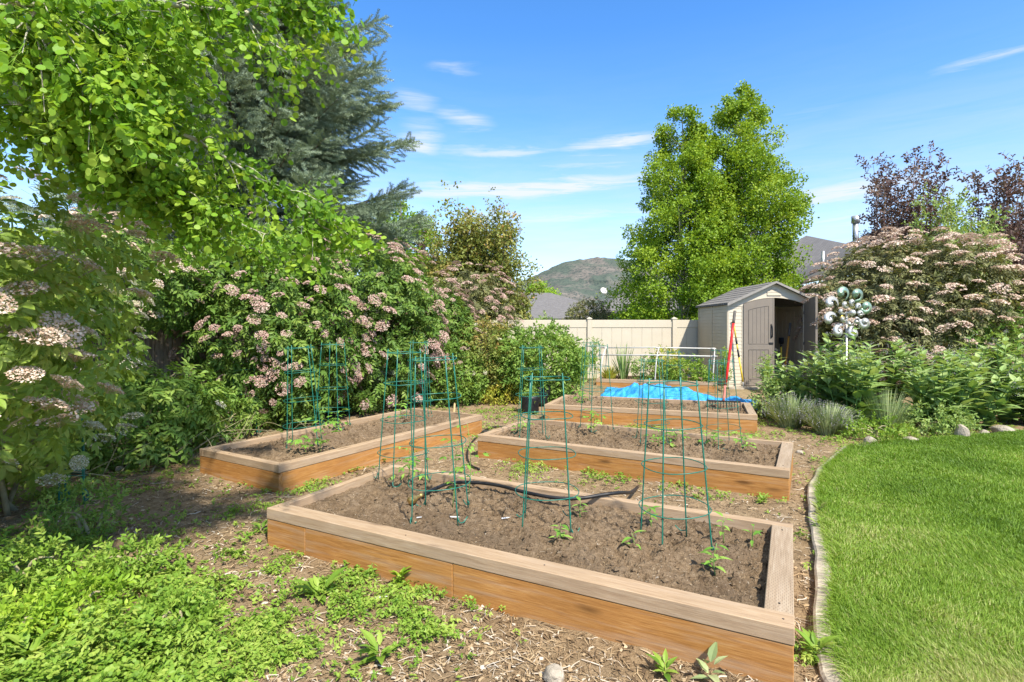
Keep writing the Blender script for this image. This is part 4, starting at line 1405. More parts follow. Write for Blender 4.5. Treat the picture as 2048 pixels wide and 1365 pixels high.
def door(open_, hinge):
    w_ = (DR - DL) / 2 - .004
    dr = link('door', None, root)
    sgn = 1 if hinge == 'l' else -1
    dr.location = (DL if hinge == 'l' else DR, -.022, .02)
    dr.rotation_euler = (0, 0, open_)
    zt_ = lambda s: (arch(DL + s) if hinge == 'l' else arch(DR - s)) - .03
    X = lambda s: sgn * s
    m_ = MB()
    ss = np.linspace(0, w_, 12)
    for yy_, fl in ((-.030, 0), (.010, 1)):
        V = [(X(s), yy_, 0) for s in ss] + [(X(s), yy_, zt_(s)) for s in ss]
        m_.add(V, [(i, i + 1, 13 + i, 12 + i) for i in range(11)])
    ring_ = [(X(0), 0)] + [(X(w_), 0)] + [(X(s), zt_(s)) for s in ss[::-1]]
    nr = len(ring_)
    V = [(x, -.030, z) for x, z in ring_] + [(x, .010, z) for x, z in ring_]
    m_.add(V, [(i, (i + 1) % nr, nr + (i + 1) % nr, nr + i) for i in range(nr)])
    # raised stile strip at the meeting edge
    m_.box((min(X(w_ - .03), X(w_)), -.037, .0), (max(X(w_ - .03), X(w_)), -.0302, zt_(w_) - .004))
    m_.build('door_leaf', SHEDD, dr)
    # recessed panels outlined by grooves
    a_, b_ = .12, w_ - .14
    for (z0, arched) in ((.16, False), (1.02, True)):
        m_ = MB()
        zt2 = (lambda s: .88) if not arched else (lambda s: zt_(s) - .17 - .02)
        g = .007
        pts = [(X(a_), -.0315, z0), (X(b_), -.0315, z0)] + [(X(s), -.0315, zt2(s)) for s in np.linspace(b_, a_, 8)]
        m_.tube(np.array(pts), g, 5, closed=True)
        for k in range(1, 5):
            s = a_ + (b_ - a_) * k / 5
            m_.box((min(X(s) - .003, X(s) + .003), -.0325, z0 + .02), (max(X(s) - .003, X(s) + .003), -.0305, zt2(s) - .02))
        m_.build('panel_groove', SHEDG, dr)
    if hinge == 'l':
        m_ = MB(); hx = X(w_ - .075); m_.tube(curve([(hx, -.03, 1.17), (hx + .012, -.065, 1.22), (hx + .012, -.07, 1.33), (hx + .012, -.062, 1.44), (hx, -.03, 1.50)], 14), (np.array([.014] * 14) if False else .016), 8)
        m_.build('handle', BLACKP, dr, True)
        m_ = MB(); m_.bbox((hx - .05, -.05, 1.015), (hx + .05, -.0302, 1.06), .006); m_.build('latch', BLACKP, dr)
    else:
        m_ = MB()
        for z_ in (.25, 1.0, 1.75): m_.box((-.05, .0105, z_), (-.0, .025, z_ + .07))
        m_.build('hinge', SHEDG, dr)


door(0, 'l')
door(math.radians(80), 'r')

# tools
x, y, z = P(1488, 766, 12.98)
root = thing('pole_pruner', 'yellow and black pole tool leaning on the shed front', 'garden tool', (x, y, float(gz(x, y)) + .01))
tp = np.array(P(1466, 640, 13.14)) - np.array(root.location)
for (a_, b_, nm, mt, r) in ((0, .1, 'tip', WHITEP, .012), (.1, .45, 'pole', YELLOW, .02), (.45, .56, 'collar', BLACKP, .023), (.56, .64, 'pole', YELLOW, .019), (.64, .73, 'collar', BLACKP, .023), (.73, 1.0, 'pole', YELLOW, .017)):
    m_ = MB(); m_.tube([tp * a_, tp * (a_ + b_) / 2, tp * b_], r, 9); m_.build(nm, mt, root, True)
root = thing('spade', 'spade with a yellow shaft and black grip inside the open shed', 'spade', (6.80, 13.55, SZ))
m_ = MB(); m_.tube([(0, 0, .35), (.05, .1, .95)], .019, 9); m_.build('shaft', YELLOW, root, True)
m_ = MB(); m_.tube([(.05, .1, .95), (.055, .11, 1.03)], .022, 9); m_.bbox((-.01, .09, 1.03), (.12, .13, 1.19), .015); m_.build('grip', BLACKP, root, True)
m_ = MB(); m_.tube([(-.01, -.02, .0), (0, 0, .36)], .03, 9); m_.bbox((-.12, -.04, .0), (.10, -.02, .30), .008); m_.build('blade', BLACKP, root)
root = thing('fork', 'garden tool with a long orange handle inside the open shed', 'garden tool', (6.95, 13.6, SZ))
m_ = MB(); m_.tube([(-.05, 0, .25), (.05, .06, .8), (.13, .12, 1.22)], .024, 9); m_.build('handle', ORANGE, root, True)
m_ = MB(); m_.tube([(.13, .12, 1.22), (.19, .16, 1.56)], .028, 9); m_.build('grip', GREYGRIP, root, True)
m_ = MB(); m_.bbox((-.14, -.02, .22), (.04, .0, .26), .006)
for k in range(4): m_.tube([(-.13 + k * .05, -.01, .24), (-.135 + k * .05, -.02, .01)], (.008, .004), 6)
m_.build('tine', BLACKP, root)

# wind spinner
x, y, z = P(1698, 626, 9.6)
root = thing('wind_spinner', 'round metal wind spinner of scrolled petals on a pole above the comfrey', 'wind spinner', (x, y, float(gz(x, y))), .12)
zc = z - float(gz(x, y))


def scroll(R0, w0, turns=1.5, th=.012):
    """flat scrolled petal: a band curling into its own spiral"""
    a = np.linspace(0, turns * 2 * math.pi, 44)
    f_ = a / a[-1]
    ro = R0 * (1 - .78 * f_ ** .9)
    wd2 = w0 * np.sin(np.clip(.08 + f_ * .97, 0, 1) * math.pi) ** .7 + .008
    ri = np.maximum(ro - wd2, .002)
    return a, ro, ri


def petal(parent, nm, mat_, ang, rc_, R0, w0, yoff, flip=1):
    a, ro, ri = scroll(R0, w0)
    cx_, cz_ = rc_ * math.cos(ang), rc_ * math.sin(ang)
    aa = ang + math.pi + flip * a
    V = []
    bow = .03 * (1 - a / a[-1])
    for k_, (r_, dy) in enumerate(((ro, .02), (ri, -.015))):
        V.append(np.stack([cx_ + r_ * np.cos(aa), yoff + dy + 0 * a - bow, cz_ + r_ * np.sin(aa)], -1))
    V = np.stack(V, 0)
    m_ = MB(); m_.grid(V[..., 0], V[..., 1], V[..., 2])
    o = m_.build(nm, mat_, parent, True)
    md = o.modifiers.new('s', 'SOLIDIFY'); md.thickness = .006; md.offset = 0
    o.location = (0, 0, zc)


for k in range(8):
    petal(root, 'outer_petal', VERDI if k in (0, 1, 2) else METAL, math.pi / 4 * k + .3, .375, .152, .085, .03, 1)
    petal(root, 'inner_petal', METAL, math.pi / 4 * k + .65, .185, .080, .040, -.045, -1)
for k in (2, 3, 4):
    an_ = math.pi / 4 * k + .65
    m_ = MB(); m_.lathe([(0, 0), (.045, 0), (.048, .004), (.045, .008), (0, .010)], 18); o = m_.build('gold_disc', GOLD, root, True)
    o.location = (.165 * math.cos(an_), -.005, zc + .165 * math.sin(an_)); o.rotation_euler = (math.pi / 2, 0, 0)
m_ = MB(); a = np.linspace(0, math.pi, 12); m_.lathe([(.055 * math.sin(t_), .055 * math.cos(t_)) for t_ in a], 20)
o = m_.build('hub', METAL, root, True); o.location = (0, -.08, zc)
m_ = MB(); m_.tube([(0, .06, zc + .02), (0, .06, 0), (0, .06, -.1)], .014, 10); m_.tube([(0, .06, zc), (0, -.06, zc)], .016, 8)
m_.build('pole', METAL, root, True)

# ================================================================== HOUSES
def wallbox(m_, lo, hi): m_.box(lo, hi)


def hip(m_, x0, x1, y0, y1, ze, zr, inset):
    cy = (y0 + y1) / 2
    V = [(x0, y0, ze), (x1, y0, ze), (x1, y1, ze), (x0, y1, ze), (x0 + inset, cy, zr), (x1 - inset, cy, zr)]
    V += [(a_, b_, c_ - .18) for a_, b_, c_ in V[:4]]
    m_.add(V, [(0, 1, 5, 4), (1, 2, 5), (2, 3, 4, 5), (3, 0, 4), (0, 6, 7, 1), (1, 7, 8, 2), (2, 8, 9, 3), (3, 9, 6, 0), (9, 8, 7, 6)])


root = thing('house', 'tan neighbouring house with low grey hip roofs beyond the vinyl fence', 'house', (0, 36, .3))
m_ = MB(); hip(m_, -4, 8.5, 0, 12, 2.05, 4.15, 5.5); m_.build('roof', SHING, root)
m_ = MB(); hip(m_, 5.35, 13.6, -2.5, 8, 2.50, 5.0, 4.05); m_.build('roof', SHING, root)
m_ = MB(); hip(m_, 8.6, 16, -4.2, 4, 2.35, 4.1, 3.4); m_.build('roof', SHING, root)
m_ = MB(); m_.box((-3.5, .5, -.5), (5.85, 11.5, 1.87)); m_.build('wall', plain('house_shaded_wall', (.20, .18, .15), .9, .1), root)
m_ = MB(); m_.box((5.85, -2.0, -.5), (9.1, 7.5, 2.32)); m_.build('wall', HSTONE, root)
m_ = MB(); m_.box((9.1, -3.7, -.5), (15.5, 3.5, 2.17)); m_.build('wall', HWALL, root)
wn = link('window', None, root); wn.location = (6.9, -2.0, 1.15)
m_ = MB()
for lo, hi in (((-.52, -.05, -.7), (-.45, -.003, .95)), ((.45, -.05, -.7), (.52, -.003, .95)), ((-.449, -.05, .88), (.449, -.003, .95)), ((-.449, -.05, -.7), (.449, -.003, -.63)), ((-.449, -.04, .5), (.449, -.003, .56)), ((-.02, -.045, .561), (.02, -.003, .879)), ((-.25, -.045, .561), (-.22, -.003, .879)), ((.22, -.045, .561), (.25, -.003, .879))): m_.box(lo, hi)
m_.build('frame', TRIM, wn)
m_ = MB(); m_.box((-.449, -.02, -.629), (.449, -.0045, .879)); m_.build('pane', plain('greenish_glass', (.24, .32, .24), .1, .6, bump=0), wn)
for (dx, dz, s_, nm) in ((6.3, 3.95, .24, 'satellite_dish'), (8.3, 2.95, .36, 'satellite_dish'), (8.05, 2.70, .30, 'satellite_dish')):
    m_ = MB(); a = np.linspace(0, 1, 6); m_.lathe([(s_ * t_, s_ * .3 * t_ * t_) for t_ in a], 18); m_.lathe([(s_, s_ * .3), (s_ * .98, s_ * .33), (0, .02)], 18)
    m_.tube([(0, 0, 0), (0, .25, -.2), (0, .3, -.7)], .03, 6); m_.tube([(0, -s_ * .9, .2), (0, 0, .42)], .02, 6)
    o = m_.build(nm, TRIM if dx < 8 else plain('dark_dish', (.10, .10, .10), .5), root, True); o.location = (dx, -2.2 if dx > 8 else 1.0, dz); o.rotation_euler = (1.1, 0, .35)
m_ = MB(); m_.tube([(5.4, 1.5, 2.9), (5.4, 1.5, 3.35)], .06, 8); m_.build('vent_pipe', TRIM, root, True)

# house on the lawn side: long eave running away, roof ridge above
root = thing('house', 'large house with steep grey shingle roofs rising behind the bronze elder', 'house', (10.8, 14.5, .3))


def roofplane(m_, pts, th=.12):
    V = [tuple(p_) for p_ in pts]; n_ = len(V)
    V += [(a_, b_, c_ - th) for a_, b_, c_ in pts]
    m_.add(V, [tuple(range(n_)), tuple(range(2 * n_ - 1, n_ - 1, -1))] + [(i, n_ + i, n_ + (i + 1) % n_, (i + 1) % n_) for i in range(n_)])


m_ = MB()
roofplane(m_, [(-.25, 2.3, 3.25), (.75, 9.5, 3.25), (3.9, 8.9, 5.15), (3.1, 4.6, 5.3)])
roofplane(m_, [(3.1, 4.6, 5.3), (3.9, 8.9, 5.15), (8.2, 8.2, 3.2), (7.0, 1.2, 3.2)])
roofplane(m_, [(7.0, 1.2, 3.2), (-.25, 2.3, 3.25), (3.1, 4.6, 5.3)])
m_.build('roof', SHING, root)
m_ = MB()
pk = (6.2, 16.5, 6.75)
roofplane(m_, [(-1.2, 12.5, 3.1), (1.2, 22, 3.1), pk])
roofplane(m_, [(1.0, 9.4, 3.1), (-1.2, 12.5, 3.1), pk, (5.2, 11.0, 5.4)])
roofplane(m_, [(5.2, 11.0, 5.4), pk, (14, 14, 3.1), (12, 8.0, 3.1)])
m_.build('roof', SHING, root)
m_ = MB(); m_.prism([(.25, 2.4), (1.2, 9.6), (7.8, 8.1), (6.8, 1.4)], 2, -.5, 3.1); m_.prism([(-.6, 12.6), (1.7, 21.5), (12, 18), (11.5, 8.4)], 2, -.5, 2.98); m_.build('wall', HWALL, root)
m_ = MB()
p_ = np.array([(-.28, 2.3, 3.16), (.70, 9.5, 3.16)]); m_.tube(np.linspace(p_[0], p_[1], 3), .075, 6)
m_.build('gutter', TRIM, root)
m_ = MB(); m_.tube([(1.5, 4.7, 4.2), (1.5, 4.7, 5.2)], .10, 14); m_.tube([(1.5, 4.7, 5.18), (1.5, 4.7, 5.42)], .14, 14); m_.tube([(1.5, 4.7, 4.45), (1.5, 4.7, 4.5)], .17, 14)
m_.build('flue', FLUE, root, True)
for (vx, vy, vz) in ((.85, 5.6, 3.75), (3.8, 14.0, 5.3), (3.0, 13.1, 5.2)):
    m_ = MB(); m_.tube([(vx, vy, vz - .4), (vx, vy, vz + .55)], .06, 9); m_.build('vent_pipe', FLUE, root, True)
root = thing('house', 'pale grey roofed house end showing behind the purple leaved trees', 'house', (14.8, 13.6, .9))
m_ = MB(); roofplane(m_, [(-.6, -1.5, 2.75), (-.6, 9, 2.75), (3.2, 9, 4.6), (3.2, -1.5, 4.6)]); roofplane(m_, [(3.2, -1.5, 4.6), (3.2, 9, 4.6), (7, 9, 2.75), (7, -1.5, 2.75)]); m_.build('roof', SHING, root)
m_ = MB(); m_.box((-.2, -1.2, -.5), (6.6, 8.6, 2.6)); m_.build('wall', HWALL, root)
m_ = MB(); m_.tube([(-.65, -1.5, 2.7), (-.65, 9, 2.7)], .09, 6); m_.build('gutter', TRIM, root)

# ================================================================== THE HEDGE OF ELDERS
HG = 'flowering elders along the wood fence'
shrub('elderberry_shrub', 'bright green elder with big blush umbels, close to the viewer by the folded cages', (-3.7, 3.35, 0), 1.0, .95, .95, 2.95, 1250, L_ELDERB, TEN, .19, HG, 75, P_BLUSH, .23, TUMN, seed=1, face=(.75, -.65), fup=.72, gap=.38, stems=22, lump=.8)
shrub('elderberry_shrub', 'pale green elder with cream umbels in front of the grey board fence', (-4.95, 4.9, 0), 1.12, 1.1, .35, 2.8, 1250, L_ELDERB, TEN, .23, HG, 60, P_WHITE, .19, TUMN, seed=2, face=(.8, -.6), fup=.7, gap=.38, stems=22, lump=.8)
shrub('elderberry_shrub', 'low leafy elder suckers under the gap where the board fence shows', (-5.05, 7.25, 0), .95, 1.0, .0, 1.22, 1200, L_GREEN, TE, .24, HG, 8, P_WHITE, .17, seed=3, gap=.3, upb=.6)
shrub('elderberry_shrub', 'dark elder with sparse blush umbels just beyond the board fence gap', (-4.3, 9.75, 0), 1.4, 1.3, .0, 3.45, 3300, L_ELDER, TE, .24, HG, 110, P_PINK, .19, seed=4, gap=.36)
shrub('elderberry_shrub', 'tall dark elder thick with pink umbels under the spruce', (-3.25, 11.3, 0), 1.65, 1.35, .0, 3.72, 3600, L_ELDER, TE, .24, HG, 150, P_PINK, .22, seed=5, gap=.36)
shrub('elderberry_shrub', 'pink flowered elder sloping down between the spruce and the bronze elder', (-2.05, 12.7, 0), 1.25, 1.1, .0, 2.75, 2400, L_ELDER, TE, .22, HG, 110, P_PINK, .20, seed=6, gap=.34)
shrub('elderberry_shrub', 'reddish elder with dusky pink umbels at the end of the vinyl fence', (-1.05, 14.1, .1), 1.15, .95, .2, 3.15, 1900, L_BRONZE, TE, .21, HG, 85, P_PINK, .22, seed=7, gap=.34)
shrub('elderberry_shrub', 'elder in deep shade below the aspen, pressed against the board fence', (-6.0, 8.3, 0), 1.0, 1.3, 1.7, 3.3, 1500, L_ELDER, TE, .24, HG, 34, P_BLUSH, .2, seed=8, gap=.3)
shrub('shrub', 'rounded fresh green shrub standing against the vinyl fence', (.62, 12.3, .1), .92, .8, .0, 1.68, 1700, L_GREEN, TS, .26, None, seed=9, gap=.3, lump=.5)
shrub('shrub', 'olive green shrub between the pink elders and the fresh green shrub', (-.62, 12.6, .1), .95, .8, .0, 1.72, 1600, L_SERV, TS, .24, None, 14, P_WHITE, .15, seed=10, gap=.3)
shrub('shrub', 'dull grey green shrub at the feet of the sloping pink elder', (-1.35, 12.0, 0), .75, .6, .0, 1.35, 1000, L_GREEN, TS, .24, None, 12, P_PINK, .15, seed=11, gap=.3)
for i, (px, py, r, h, mt, lab) in enumerate([
    (560, 838, .42, .62, L_YELL, 'yellow green young shoots at the shadowed end of the hedge side bed'),
    (450, 876, .40, .75, L_GREEN, 'leafy shoots by the lone cage in front of the dark elder'),
    (1003, 812, .38, .50, L_YELL, 'golden leaved clump beside the black grow bags'),
    (925, 800, .40, .55, L_YELL, 'yellow tinged clump behind the far end of the hedge side bed'),
    (330, 905, .45, .62, L_GREEN, 'spreading leafy clump on the mulch before the low suckers'),
    (690, 822, .40, .50, L_GREEN, 'low green clump between the hedge side bed and the tall pink elder')]):
    shrub('leafy_clump', lab, G(px, py, 0), r, r * .8, 0, h, 300, mt, TS, .19, 'leafy clumps at the hedge foot', seed=20 + i, gap=.25, stems=4, upb=.9)

for i, (px, py, r, h, mt, lab) in enumerate([
    (50, 1180, .24, .34, L_WEED, 'leafy upright clump at the edge of the picture under the blush elder'),
    (150, 1265, .20, .26, L_LIME, 'bright leafy clump in the near corner greenery, beside the toothed weed'),
    (255, 1165, .22, .24, L_WEED, 'leafy clump where the near corner greenery meets the shaded mulch'),
    (35, 1310, .20, .24, L_LIME, 'lime green leafy clump just above the willowy leaved weed'),
    (345, 1275, .17, .16, L_WEED, 'low leafy clump out in the clover before the closest bed'),
    (165, 1075, .28, .42, L_GREEN, 'dark leafy clump growing through the folded cages')]):
    shrub('leafy_clump', lab, G(px, py, 0), r, r * .8, 0, h, 150, mt, TSN, .11, 'leafy clumps in the near corner', seed=80 + i, gap=.22, stems=3, upb=.9, droop=-.3)

# bare dry twigs tangled at the hedge foot
m_ = MB()
for k in range(70):
    b = np.array((-4.9, 7.0, .02)) + np.array((.46, .888, 0)) * RNG.uniform(-1.6, 1.6) + np.array((RNG.uniform(-.3, .75), RNG.uniform(-.4, .4), 0))
    e = b + np.array((RNG.normal(0, .45), RNG.normal(0, .3), RNG.uniform(.0, .55)))
    m_.tube(curve([b, (b + e) / 2 + RNG.normal(0, .07, 3) + np.array((0, 0, .08)), e], 7), np.linspace(.007, .002, 7), 5)
tag(m_.build('twigs', TWIG, None, True), kind='stuff')

# ================================================================== RIGHT HAND PLANTING
shrub('elderberry_shrub', 'broad bronze leaved elder with pink flat umbels behind the wind spinner', (10.05, 13.35, .2), 2.65, 1.6, .0, 3.72, 6500, L_BRONZE, TE, .25, None, 190, P_DUSK, .35, seed=31, face=(-.3, -1), fup=.75, gap=.33, lump=.5, stems=14)
airy_tree('plum_tree', 'purple leaved tree rising beside the flue pipe', (11.5, 15.5, .2), 7.0, 1.6, 26, L_PURP, TS, .31, BARK, seed=1, per=62, z0=1.0, up=1.3)
airy_tree('plum_tree', 'purple leaved tree beside the pale house end', (13.9, 15.4, .2), 6.3, 1.4, 24, L_PURP, TS, .31, BARK, seed=2, per=62, z0=1.0, up=1.3)
airy_tree('willow_shrub', 'light green narrow leaved shrub showing above the bronze elder', (11.7, 14.4, .2), 5.0, 1.55, 26, L_LSH, TS, .30, TWIG, seed=3, per=80, z0=.6, cat='shrub')
shrub('shrub', 'bright green shrub at the lawn side behind the comfrey', (11.0, 11.9, .05), 1.2, .9, 0, 1.95, 1300, L_GREEN, TS, .26, None, seed=33, gap=.3)

TC = []
for _ in range(4):
    t_ = TPL()
    t_.put(leaf(1.0, .40, 5, .22, .24, ([0, .12, .35, .7, 1], [.18, .8, 1, .55, .02])))
    TC.append(t_.done())


def comfrey(label, base, r, h, seed):
    rng = np.random.default_rng(700 + seed)
    root = thing('comfrey_plant', label, 'comfrey', base, 0, 'comfrey plants in the border')
    lb, sb, fb = MB(), MB(), MB()
    Pn, D, U, Sz, Rn = [], [], [], [], []
    for s in range(14):
        a = rng.uniform(0, 6.28); rr = r * math.sqrt(rng.uniform(.05, 1))
        hh = 1.1 * h * rng.uniform(.72, 1.08) * (1.05 - .28 * rr / r)
        e = np.array((rr * math.cos(a), rr * math.sin(a), hh)); b = e * np.array((.3, .3, 0))
        c = curve([b, b * .4 + e * .6 + np.array((0, 0, .1)), e], 9)
        sb.tube(c, np.linspace(.011, .004, len(c)), 5)
        for k in range(15):
            f_ = (k + .4) / 15
            p_ = np.array([np.interp(f_, np.linspace(0, 1, len(c)), c[:, w_]) for w_ in range(3)])
            an = a + 2.4 * k + rng.normal(0, .3)
            Pn.append(p_); D.append((math.cos(an), math.sin(an), rng.uniform(.25, 1.0))); U.append((-.4 * math.cos(an), -.4 * math.sin(an), 1))
            Sz.append((.34 - .20 * f_) * rng.uniform(.8, 1.2) * (.75 + .5 * h)); Rn.append(np.clip(.3 + .35 * f_ + rng.uniform(-.2, .25), 0, 1))
        for k in range(3):
            q = e + rng.normal(0, .05, 3)
            cc = curve([e * .97, (e * .97 + q) / 2 + np.array((0, 0, .03)), q], 5); sb.tube(cc, .0025, 4)
            for z in range(5):
                w_ = q + rng.normal(0, .02, 3) - np.array((0, 0, .012)); s2 = .006
                fb.add([w_ + np.array((-s2, 0, 0)), w_ + np.array((0, -s2, 0)), w_ + np.array((s2, 0, 0)), w_ + np.array((0, s2, 0)), w_ + np.array((0, 0, s2)), w_ - np.array((0, 0, s2 * 1.7))], [(0, 1, 4), (1, 2, 4), (2, 3, 4), (3, 0, 4), (1, 0, 5), (2, 1, 5), (3, 2, 5), (0, 3, 5)], rng.random())
    scatter(lb, TC, np.array(Pn), np.array(D), np.array(U), np.array(Sz), np.array(Rn))
    lb.build('foliage', L_COMF, root); sb.build('stem', STEM, root, True); fb.build('blossom', P_LILAC, root)
    return root


for i, (x, y, r, h, lab) in enumerate([
    (5.35, 10.5, .55, 1.2, 'comfrey at the open shed door end of the border'),
    (5.5, 9.55, .62, 1.25, 'comfrey in front of the shed end plant, above the lavender'),
    (6.25, 10.3, .65, 1.55, 'tall comfrey right under the wind spinner'),
    (5.86, 9.25, .62, 1.62, 'comfrey in front of the wind spinner above the fine grass clump'),
    (7.15, 10.4, .65, 1.5, 'comfrey between the wind spinner and the strap leaved daylily'),
    (7.30, 9.25, .65, 1.42, 'front row comfrey just before the strap leaved daylily'),
    (8.35, 10.2, .62, 1.45, 'comfrey past the daylily under the bronze elder'),
    (8.15, 9.45, .65, 1.35, 'front row comfrey past the daylily, hanging over the stones'),
    (9.1, 10.0, .65, 1.5, 'comfrey at the lawn end of the border'),
    (9.4, 9.6, .55, .85, 'low comfrey at the very end of the border beside the lawn')]):
    comfrey(lab, (x, y, 0), r, h, i)


def spiky(name, label, cat, base, n, h, spread, mat_, w_=.006, seed=0, droop=.3, fl=None, group=None, seg=5):
    rng = np.random.default_rng(900 + seed)
    mb = MB()
    a = rng.uniform(0, 6.283, n); rr = spread * np.sqrt(rng.random(n)); hh = h * rng.uniform(.5, 1.1, n)
    b = np.stack([.3 * rr * np.cos(a), .3 * rr * np.sin(a), 0 * a], -1)
    pts = []
    for f_ in np.linspace(0, 1, seg):
        out = rr * (.3 + .7 * f_ ** 1.3); z = hh * (f_ - droop * (rr / spread) * f_ ** 3)
        pts.append(np.stack([out * np.cos(a), out * np.sin(a), z], -1))
    sv = np.stack([-np.sin(a + .7), np.cos(a + .7), 0 * a], -1)
    wdt = w_ * np.array([.7, 1, .95, .7, .08])[:seg] if seg == 5 else w_ * np.linspace(1, .1, seg)
    V = np.concatenate([np.stack([p_ - sv * q_, p_ + sv * q_], 1) for p_, q_ in zip(pts, wdt)], 1)
    m2 = 2 * seg
    bi = (np.arange(n) * m2)[:, None]
    mb.add(V.reshape(-1, 3), [bi + np.array([[2 * k, 2 * k + 1, 2 * k + 3, 2 * k + 2]]) for k in range(seg - 1)], np.repeat(rng.random(n), m2))
    if fl:
        root = thing(name, label, cat, base, 0, group)
        mb.build('foliage', mat_, root)
        fb = MB()
        tip = pts[-1][rng.random(n) < fl[1]]
        for k in range(7):
            q = tip + np.array((0, 0, -.012 * k)) + rng.normal(0, .006, tip.shape)
            s2 = .007; oc = np.array([(s2, 0, 0), (0, s2, 0), (-s2, 0, 0), (0, -s2, 0)])
            fb.add((q[:, None] + oc[None] + rng.normal(0, .003, (len(q), 4, 3))).reshape(-1, 3), [(np.arange(len(q)) * 4)[:, None] + np.array([[0, 1, 2, 3]])], np.repeat(rng.random(len(q)), 4))
        fb.build('blossom', fl[0], root)
        return root
    o = mb.build(name, mat_); o.location = base
    return tag(o, label, cat, group)


P_LAV = leafmat('lavender_blossom', [(.0, (.19, .17, .22)), (.5, (.30, .28, .33)), (1, (.40, .38, .40))], .2, .6, .2, (1, .95, 1))
spiky('lavender', 'grey green lavender mound at the corner of the tarp side bed', 'lavender', (4.85, 9.35, 0), 700, .62, .50, L_SAGE, .006, 1, .2, (P_LAV, .3), 'lavender mounds')
spiky('lavender', 'grey green lavender mound nearest the rim of the middle bed', 'lavender', (5.15, 8.75, 0), 700, .55, .48, L_SAGE, .006, 2, .25, (P_LAV, .35), 'lavender mounds')
spiky('grass_clump', 'upright fine grass clump in front of the comfrey', 'grass clump', (6.15, 8.8, 0), 420, .78, .42, L_SAGE, .0032, 3, .12)
spiky('daylily', 'strap leaved daylily arching out of the comfrey', 'daylily', (7.75, 9.85, .0), 70, 1.35, .62, L_COMF, .022, 4, .42)
shrub('leafy_clump', 'light green leafy clump by the stones at the foot of the comfrey', (6.95, 8.95, 0), .62, .42, 0, .46, 420, L_LSH, TS, .17, None, seed=91, gap=.25, stems=5)
shrub('leafy_clump', 'light green leafy clump between the lavender mounds and the kerb', (5.75, 8.45, 0), .5, .32, 0, .30, 260, L_WEED, TS, .14, None, seed=92, gap=.25, stems=4)
shrub('leafy_clump', 'pale feathery clump behind the lavender at the shed side of the border', (5.15, 10.15, 0), .45, .4, 0, .72, 320, L_LSH, TS, .19, None, seed=93, gap=.25, stems=5)
spiky('onion_clump', 'clump of tall hollow onion leaves under the white hoops', 'onions', (2.85, 13.75, .42), 60, .95, .32, L_COMF, .013, 6, .1)
spiky('onion_clump', 'lower yellowing onion clump at the hedge end of the hoop bed', 'onions', (2.50, 13.75, .42), 110, .42, .42, L_YELL, .010, 7, .35)
for i, (x, y, r, h, mt, lab) in enumerate([(3.55, 13.6, .45, .62, L_GREEN, 'leafy vegetable plant in the middle of the hoop bed'), (4.25, 13.25, .42, .60, L_WEED, 'leafy vegetable plant at the shed end of the hoop bed'), (3.95, 13.65, .35, .82, L_YELL, 'flowering stalky vegetable plant at the back of the hoop bed')]):
    shrub('vegetable_plant', lab, (x, y, .40), r, r * .8, 0, h, 240, mt, TS, .18, 'plants in the hoop bed', seed=50 + i, gap=.25, stems=5)
for i, (x, y, h, lab) in enumerate([(1.95, 14.2, 1.35, 'tall thin weed against the fence beside the hoops'), (2.25, 14.6, 1.2, 'tall thin weed behind the end hoop by the fence'), (1.55, 13.9, .9, 'bushy tall weed beside the hoop bed end'), (5.05, 12.7, 1.0, 'tall weed growing in front of the closed shed door panel'), (5.95, 12.55, .95, 'leafy weed throwing its shadow on the closed shed door'), (4.75, 12.75, .6, 'short weed at the shed corner behind the rake')]):
    airy_tree('tall_weed', lab, (x, y, float(gz(x, y))), h, .16, 6, L_WEED, TS, .16, STEM, seed=60 + i, group='tall weeds at the back', per=12, z0=.02, cat='weed', rad=.006)

# ================================================================== TREES BEHIND
AS = 'twin aspens behind the shed'
clump_tree('aspen_tree', 'rounded aspen of the twin pair, the shorter crown', (6.45, 20.6, .3), 9.8, [(.05, 1.7), (.13, 2.75), (.3, 2.65), (.52, 2.25), (.72, 1.75), (.88, 1.1), (1.0, .3)], 250, 34, L_ASPENF, TR, .34, PALEBARK, .72, 1, AS, .13, lean=(.1, 0))
clump_tree('aspen_tree', 'taller aspen of the twin pair with the pointed crown', (8.95, 20.9, .3), 10.8, [(.08, 1.4), (.2, 2.15), (.45, 2.25), (.62, 2.0), (.80, 1.35), (.93, .75), (1.0, .15)], 240, 34, L_ASPENF, TR, .34, PALEBARK, .72, 2, AS, .14, lean=(-.1, 0))
airy_tree('serviceberry_tree', 'spire topped tree with reddish leaf tips behind the bronze elder', (-1.15, 17.2, .2), 5.6, 2.2, 44, L_SERV, TR, .33, BARK, seed=11, per=95, z0=.6, jit=.2, up=.8)
airy_tree('serviceberry_tree', 'low spreading reddish tree at the tan house roof edge', (-.2, 17.0, .2), 2.75, 1.1, 20, L_SERV, TR, .34, BARK, seed=12, per=40, z0=.4, jit=.22)
airy_tree('serviceberry_tree', 'olive leaved tree between the bright green tree and the spire topped one', (-2.9, 16.6, .2), 3.6, 1.6, 30, L_SERV, TR, .33, BARK, seed=13, per=75, z0=.4, jit=.2)
clump_tree('maple_tree', 'bright green round tree just past the spruce', (-4.7, 22.5, .2), 7.0, [(.2, 1.5), (.4, 2.2), (.7, 1.85), (.92, .9), (1, .2)], 60, 34, L_LIME, TR, .45, BARK, .8, 3, None, .14)
airy_tree('plum_tree', 'thin dark leaved tree between the bright green tree and the spire topped tree', (-3.75, 22.5, .2), 5.6, .8, 10, L_PURP, TR, .3, BARK, seed=14, per=36, z0=1.5)
